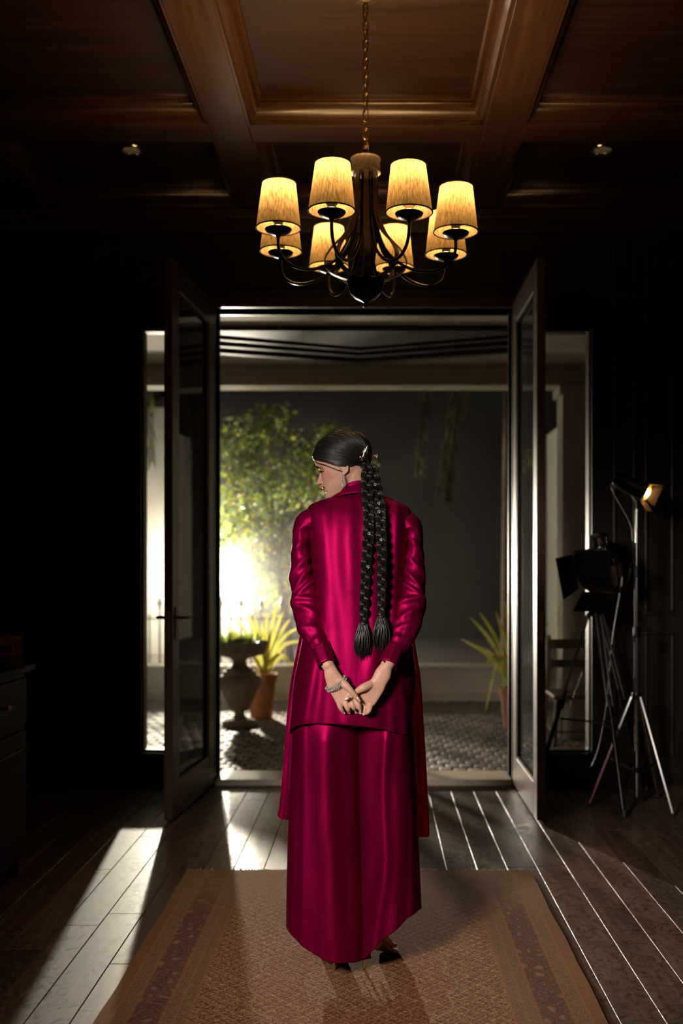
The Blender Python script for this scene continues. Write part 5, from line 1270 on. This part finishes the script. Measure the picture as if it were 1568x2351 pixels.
# tunic: back yoke to hem
tun_rows = [(1139, 772, 884, .062, .000), (1146, 748, 900, .070, .000), (1154, 724, 918, .076, .000), (1163, 709, 936, .082, .0), (1180, 704, 945, .094, .0), (1215, 706, 944, .112, .0), (1260, 712, 938, .124, .0), (1320, 716, 934, .130, .0), (1380, 712, 936, .128, .0), (1440, 700, 942, .130, .0), (1500, 688, 950, .138, .0), (1560, 676, 956, .146, .0), (1620, 670, 950, .150, .0), (1690, 664, 948, .152, .0)]
tun_folds = [
    (((1160, 742), (1300, 752), (1480, 772), (1660, 790)), 20, .011), (((1170, 716), (1300, 728), (1420, 744), (1520, 730), (1660, 705)), 14, .009),
    (((1165, 800), (1350, 806), (1520, 812), (1690, 812)), 22, .009), (((1180, 862), (1400, 858), (1690, 866)), 18, .008),
    (((1165, 912), (1300, 910), (1450, 905), (1600, 925), (1690, 930)), 11, .010), (((1170, 936), (1320, 930), (1400, 925)), 8, .006),
    (((1460, 720), (1560, 712), (1660, 690)), 16, .008), (((1500, 850), (1600, 835), (1690, 850)), 14, .006), (((1540, 905), (1690, 900)), 13, .007),
    (((1150, 850), (1230, 846)), 7, .003), (((1150, 838), (1220, 836)), 5, .003), (((1150, 822), (1210, 822)), 5, .0025), (((1150, 806), (1200, 808)), 5, .002),
    (((1480, 760), (1690, 748)), 9, .005)]
def tun_hem(px, near):
    return sitp([(650, 1672), (668, 1676), (684, 1667), (702, 1663), (740, 1662), (800, 1663), (860, 1671), (905, 1682), (945, 1691), (960, 1694)], px) + (0 if near else 12)
cloth('tunic', garment(tun_rows, 1139, 1690, 100, 96, tun_folds, hem=tun_hem, slit=1540, wob=.003, seed=1), M['satin'])
# side seams and hem stitching
# sleeves
def sleeve(path, seed, wr, cuff_n):
    q = cr(path, 10); n = len(q); na = 48; rows = []
    L = 0
    for i, (px, py, dd, hw, hd) in enumerate(q):
        p = W(px, py, dd); a_ = W(*q[max(i-1, 0)][:3]); b_ = W(*q[min(i+1, n-1)][:3]); tg = (b_ - a_).normalized()
        sd = tg.cross(Vector((0, 1, 0))).normalized(); dp = tg.cross(sd).normalized()
        if dp.y > 0: dp = -dp
        ring = []; sc_ = (D0 + dd)/F_PX
        for j in range(na):
            a = 2*PI*j/na; c_, s_ = math.cos(a), math.sin(a)
            h = 0.0
            for (y_, slope, wd, amp, ph) in wr:
                e = (py - y_ + slope*c_*hw)/wd
                h += amp*math.exp(-e*e)*max(0.0, math.cos(a - ph))**0.6 if math.cos(a - ph) > 0 else 0
            h += 0.0045*noise.noise(Vector((c_*1.6, s_*1.6, py*0.022 + seed*7.3)))
            h += 0.0022*noise.noise(Vector((c_*4, s_*4, py*0.05 + seed*3.3)))
            ring.append(p + sd*c_*(hw*sc_ + h) + dp*s_*(hd + h))
        rows.append(ring)
    return MB().grid([r_ + [r_[0]] for r_ in rows]) if False else MB().rings(rows, cap=False)
PHI = PI/2
wrL = [(1300, 0.9, 9, .009, PHI), (1335, 1.1, 8, .010, PHI - .3), (1362, 0.8, 7, .012, PHI - .5), (1388, -0.3, 7, .010, PHI), (1415, -0.8, 9, .008, PHI + .3), (1255, 1.0, 10, .006, PHI), (1215, 0.7, 8, .004, PHI), (1455, -0.4, 7, .006, PHI), (1480, 0.2, 5, .005, PHI - .2)]
wrR = [(1300, -1.0, 9, .008, PHI), (1340, -1.2, 8, .011, PHI + .3), (1366, -0.7, 7, .012, PHI + .5), (1390, 0.4, 7, .011, PHI), (1420, 0.9, 9, .008, PHI - .3), (1255, -1.0, 10, .006, PHI), (1215, -.7, 8, .004, PHI), (1450, 0.5, 7, .007, PHI), (1475, 0.2, 5, .004, PHI)]
slL = [(748, 1198, .0, 22, .060), (724, 1195, .0, 28, .066), (704, 1205, .0, 27, .066), (694, 1232, -.004, 22, .060), (692, 1265, -.010, 22, .056), (694, 1315, -.020, 28, .055), (702, 1362, -.036, 33, .055), (709, 1403, -.060, 36, .050), (716, 1440, -.090, 33, .044), (727, 1468, -.118, 26, .036), (738, 1490, -.140, 21, .032)]
slR = [(902, 1206, .0, 22, .060), (926, 1202, .0, 28, .066), (943, 1212, .0, 26, .066), (950, 1238, -.004, 21, .060), (950, 1268, -.010, 21, .056), (949, 1315, -.020, 26, .055), (946, 1360, -.036, 31, .055), (940, 1400, -.060, 34, .050), (930, 1440, -.090, 33, .044), (917, 1472, -.118, 27, .036), (905, 1494, -.140, 22, .032)]
cloth('sleeve', sleeve(slL, 1, wrL, 0), M['satin'])
cloth('sleeve', sleeve(slR, 2, wrR, 0), M['satin'])
def cuff(a, b_, hw0, hw1, hd, lab):
    pts = [a.lerp(b_, k/6) for k in range(7)]; tg = (b_ - a).normalized(); sd = Vector((1, 0, 0)); sd = (sd - tg*sd.dot(tg)).normalized(); dp = tg.cross(sd).normalized()
    rows = []
    for k, p in enumerate(pts):
        hw = hw0 + (hw1 - hw0)*k/6
        rows.append([p + sd*hw*math.cos(2*PI*j/36) + dp*(hd - .004*k/6)*math.sin(2*PI*j/36) + dp*0.0012*math.sin(j*5) for j in range(36)])
    c = cloth('cuff', MB().rings(rows, cap=False), M['satin'], th=.002)
    for k in range(4):
        q = a.lerp(b_, 0.2 + 0.2*k) + sd*(hw0*-0.55) - Vector((0, hd*0.95, 0))
        obj('button', MB().sphere(q, 0.0032, 8, 6), M['scarf'], c)
cuff(W(737, 1484, -.135), H4(335, 310, 0.004), .031, .0275, .030, '')
cuff(W(907, 1488, -.135), H4(1243, 312, 0.006), .031, .0285, .030, '')
# trousers: two wide legs
lf = [(((1660, 752), (1900, 760), (2100, 772), (2200, 780)), 30, .018), (((1660, 700), (1850, 702), (2000, 700), (2150, 698)), 9, .007), (((1660, 806), (2200, 818)), 14, .008), (((1800, 682), (2120, 672)), 9, .006)]
rf_ = [(((1660, 886), (1800, 878), (1950, 884), (2090, 866), (2190, 852)), 14, .013), (((1660, 920), (1900, 914), (2120, 905)), 20, .008), (((1850, 946), (2090, 944)), 9, .007)]
lrows = [(1600, 684, 832, .125, .010), (1665, 672, 832, .130, .010), (1800, 665, 834, .128, .010), (1950, 660, 837, .130, .010), (2100, 657, 846, .135, .010), (2215, 657, 852, .138, .012)]
rrows = [(1600, 813, 946, .125, .014), (1665, 813, 950, .128, .014), (1800, 816, 957, .126, .014), (1950, 820, 962, .130, .014), (2100, 818, 968, .132, .018), (2215, 812, 968, .132, .020)]
def hemL(px, near):
    y = sitp([(650, 2128), (657, 2134), (668, 2147), (685, 2163), (710, 2184), (740, 2200), (775, 2207), (805, 2210), (833, 2211), (850, 2209)], px)
    return y if near else min(y, 2172)
def hemR(px, near):
    y = sitp([(810, 2212), (834, 2209), (848, 2190), (868, 2168), (890, 2150), (912, 2132), (935, 2112), (955, 2101), (970, 2093)], px)
    return y if near else min(y, 2140)
cloth('trouser_leg', garment(lrows, 1600, 2210, 90, 84, lf, hem=hemL, wob=.005, seed=3, nexp=2.0), M['satin'])
cloth('trouser_leg', garment(rrows, 1600, 2210, 90, 84, rf_, hem=hemR, wob=.005, seed=5, nexp=2.0), M['satin'])
# dupatta: wrap round the neck and the two hanging ends
sc_rows = []
ncx, ncy = 826, 0.0
for k, (py, rx, ry, dx, dz) in enumerate(((1098, .056, .060, -6, .004), (1103, .064, .066, -8, .008), (1110, .068, .070, -8, .010), (1114, .070, .072, -8, .012), (1116, .066, .068, -8, .012), (1120, .071, .074, -9, .014), (1128, .078, .080, -10, .016), (1134, .084, .084, -11, .018), (1138, .088, .086, -12, .020), (1140, .083, .080, -12, .020))):
    ring = []
    for j in range(60):
        a = 2*PI*j/60; c_, s_ = math.cos(a), math.sin(a)
        z = zof(py) - 0.048*max(0, -c_)**1.3*(0.35 + 0.65*(1 - k/9)) + dz*0.2*s_ - 0.012*max(0, -s_)
        ring.append(Vector((xof(ncx + dx) + rx*c_ - 0.012*max(0, -c_)*(k/9), D0 + 0.012 - ry*s_, z + 0.0018*math.sin(3*a + k))))
    sc_rows.append(ring)
scarf = cloth('dupatta', MB().rings(sc_rows, cap=False), M['scarf'], th=.0015)
def strip(cor, name, seed, mat, th=.0009):
    """cor: rows of (py, left px, right px, depth)"""
    q = cr(cor, 8); rows = []
    for i, (py, l, r_, dd) in enumerate(q):
        row = []
        for j in range(25):
            t_ = j/24; px = l + (r_ - l)*t_
            row.append(W(px, py, dd + 0.012*math.sin(t_*9 + seed) + 0.006*noise.noise(Vector((t_*5, py*.01, seed)))))
        rows.append(row)
    return cloth(name, MB().grid(rows), mat, scarf, th=th, sub=1)
strip([(1180, 735, 800, .13), (1300, 715, 790, .165), (1450, 690, 775, .18), (1560, 668, 760, .185), (1650, 658, 750, .19), (1760, 650, 740, .19), (1850, 641, 735, .19), (1872, 637, 735, .19), (1882, 648, 735, .19)], 'hanging_end', 1, M['satin_sheer'])
strip([(1180, 865, 930, .13), (1300, 870, 940, .165), (1450, 885, 950, .18), (1560, 895, 966, .185), (1650, 900, 972, .19), (1760, 905, 979, .19), (1850, 910, 983, .19), (1914, 915, 986, .19), (1921, 920, 978, .19)], 'hanging_end', 2, M['satin_sheer'])
lace = MB()
for k in range(9):
    py = 1840 + k*11; lace.tube([W(657, py, .16), W(652 + (k*7 % 5), py + 4, .16), W(658, py + 9, .16)], 0.0007, 5)
obj('lace_trim', lace, M['gold'], scarf, kind='stuff')
# front panel of the tunic showing beyond the back panel at both slits
# bracelet: two rows of stones
bc = thing_part('bracelet', wo)
for k, (a0, b0, a1, b1) in enumerate(((318, 655, 596, 478), (345, 690, 618, 508))):
    mb = MB(); cA = H4((a0 + a1)/2, (b0 + b1)/2, -0.002); ex = (H4(a1, b1, 0) - H4(a0, b0, 0)); R_ = ex.length/2*1.04; ex.normalize(); dn = Vector((0, -1, 0)); bow = ex.cross(dn).normalized()
    for j in range(34):
        a = 2*PI*j/34; c = cA + ex*R_*math.cos(a) + dn*0.029*math.sin(a) + bow*0.004*math.sin(a)
        mb.sphere(c, 0.0030, 6, 5)
        c2 = cA + ex*R_*math.cos(a + .09) + dn*0.029*math.sin(a + .09) + bow*(0.004*math.sin(a) + 0.0032); mb.sphere(c2, 0.0017, 5, 4)
    obj('bangle', mb, M['silver'], bc, kind='stuff')
# nails
def nail(a, b_, dd, wd, mat='nailskin'):
    A, B = H4(*a, dd), H4(*b_, dd); t_ = (B - A).normalized(); s_ = t_.cross(Vector((0, 1, 0))).normalized(); up_ = Vector((0, -1, 0)); rows = []
    for k, w_ in ((0, .75), (.3, 1.0), (.65, .95), (.88, .65), (1.0, .2)):
        p = A.lerp(B, k); rows.append([p + s_*wd*w_*x + up_*(0.0012*(1 - x*x)) for x in (-1, -.5, 0, .5, 1)])
    o = obj('nail', MB().grid(rows), M[mat], wo, angle=180); s2 = o.modifiers.new('t', 'SOLIDIFY'); s2.thickness = .0008
nail((778, 785), (832, 860), -.032, .0040, 'nail'); nail((668, 790), (592, 838), -.034, .0038, 'nail')
nail((575, 1010), (602, 1036), .000, .0028); nail((650, 1010), (676, 1030), -.006, .0028); nail((738, 975), (758, 992), -.010, .0030); nail((820, 985), (842, 1004), -.012, .0030); nail((900, 1040), (868, 1056), -.010, .0030)
# shoes
for (hl, to) in FEET:
    L, d, s_ = foot_axes(hl, to); sh = thing_part('shoe', wo)
    rows = []
    for t_, z0, ww in ((-.03, .094, .010), (0.03, .094, .024), (.2, .086, .028), (.38, .068, .028), (.55, .038, .033), (.7, .012, .040), (.85, .004, .039), (.97, .003, .028), (1.06, .003, .010)):
        c = hl + d*(L*t_) + Vector((0, 0, z0)); rows.append([c - s_*ww, c + s_*ww, c + s_*ww + Vector((0, 0, .008)), c - s_*ww + Vector((0, 0, .008))])
    obj('sole', MB().rings(rows), M['shoe'], sh, angle=50)
    obj('heel', MB().lathe([(.0045, 0.0), (.0050, .004), (.0048, .045), (.008, .075), (.016, .092), (.016, .096)], hl, 14), M['gold'], sh)
    ct = []
    for t_, z0, hh, ww in ((.02, .10, .055, .025), (.14, .096, .062, .029), (.26, .088, .05, .030)):
        c = hl + d*(L*t_) + Vector((0, 0, z0)); ct.append([c + s_*ww*math.cos(PI*j/10) - d*0.026*math.sin(PI*j/10)*(1 if t_ < .05 else .25) for j in range(11)] )
    # heel counter: a curved cup
    cup = []
    for h_ in (0, .02, .04, .058):
        cup.append([hl + d*(0.028 - 0.040*math.sin(PI*j/12) + (0.03 if j in (0, 12) else 0)) + s_*(0.028 - .004*h_/.058)*math.cos(PI*j/12) + Vector((0, 0, .098 + h_*(0.55 + 0.45*math.sin(PI*j/12)))) for j in range(13)])
    o = obj('heel_counter', MB().grid(cup), M['shoe'], sh, angle=180); q = o.modifiers.new('t', 'SOLIDIFY'); q.thickness = .002
    def over(t0, t1, zt, nm):
        a = hl + d*(L*t0) - s_*.031 + Vector((0, 0, itp([(0, .10), (.4, .075), (.6, .04), (1, .012)], t0))); b_ = hl + d*(L*t1) + s_*.031 + Vector((0, 0, itp([(0, .10), (.4, .075), (.6, .04), (1, .012)], t1)))
        m_ = a.lerp(b_, .5); m_.z = zt
        obj(nm, MB().tube(cr([a, a.lerp(m_, .6) + Vector((0, 0, .02)), m_, b_.lerp(m_, .6) + Vector((0, 0, .02)), b_], 4), .0045, 8, flat=.35, up=(0, 0, 1)), M['gold'], sh)
    over(.62, .78, .064, 'strap'); over(.80, .66, .060, 'strap'); over(.30, .26, .162, 'strap')
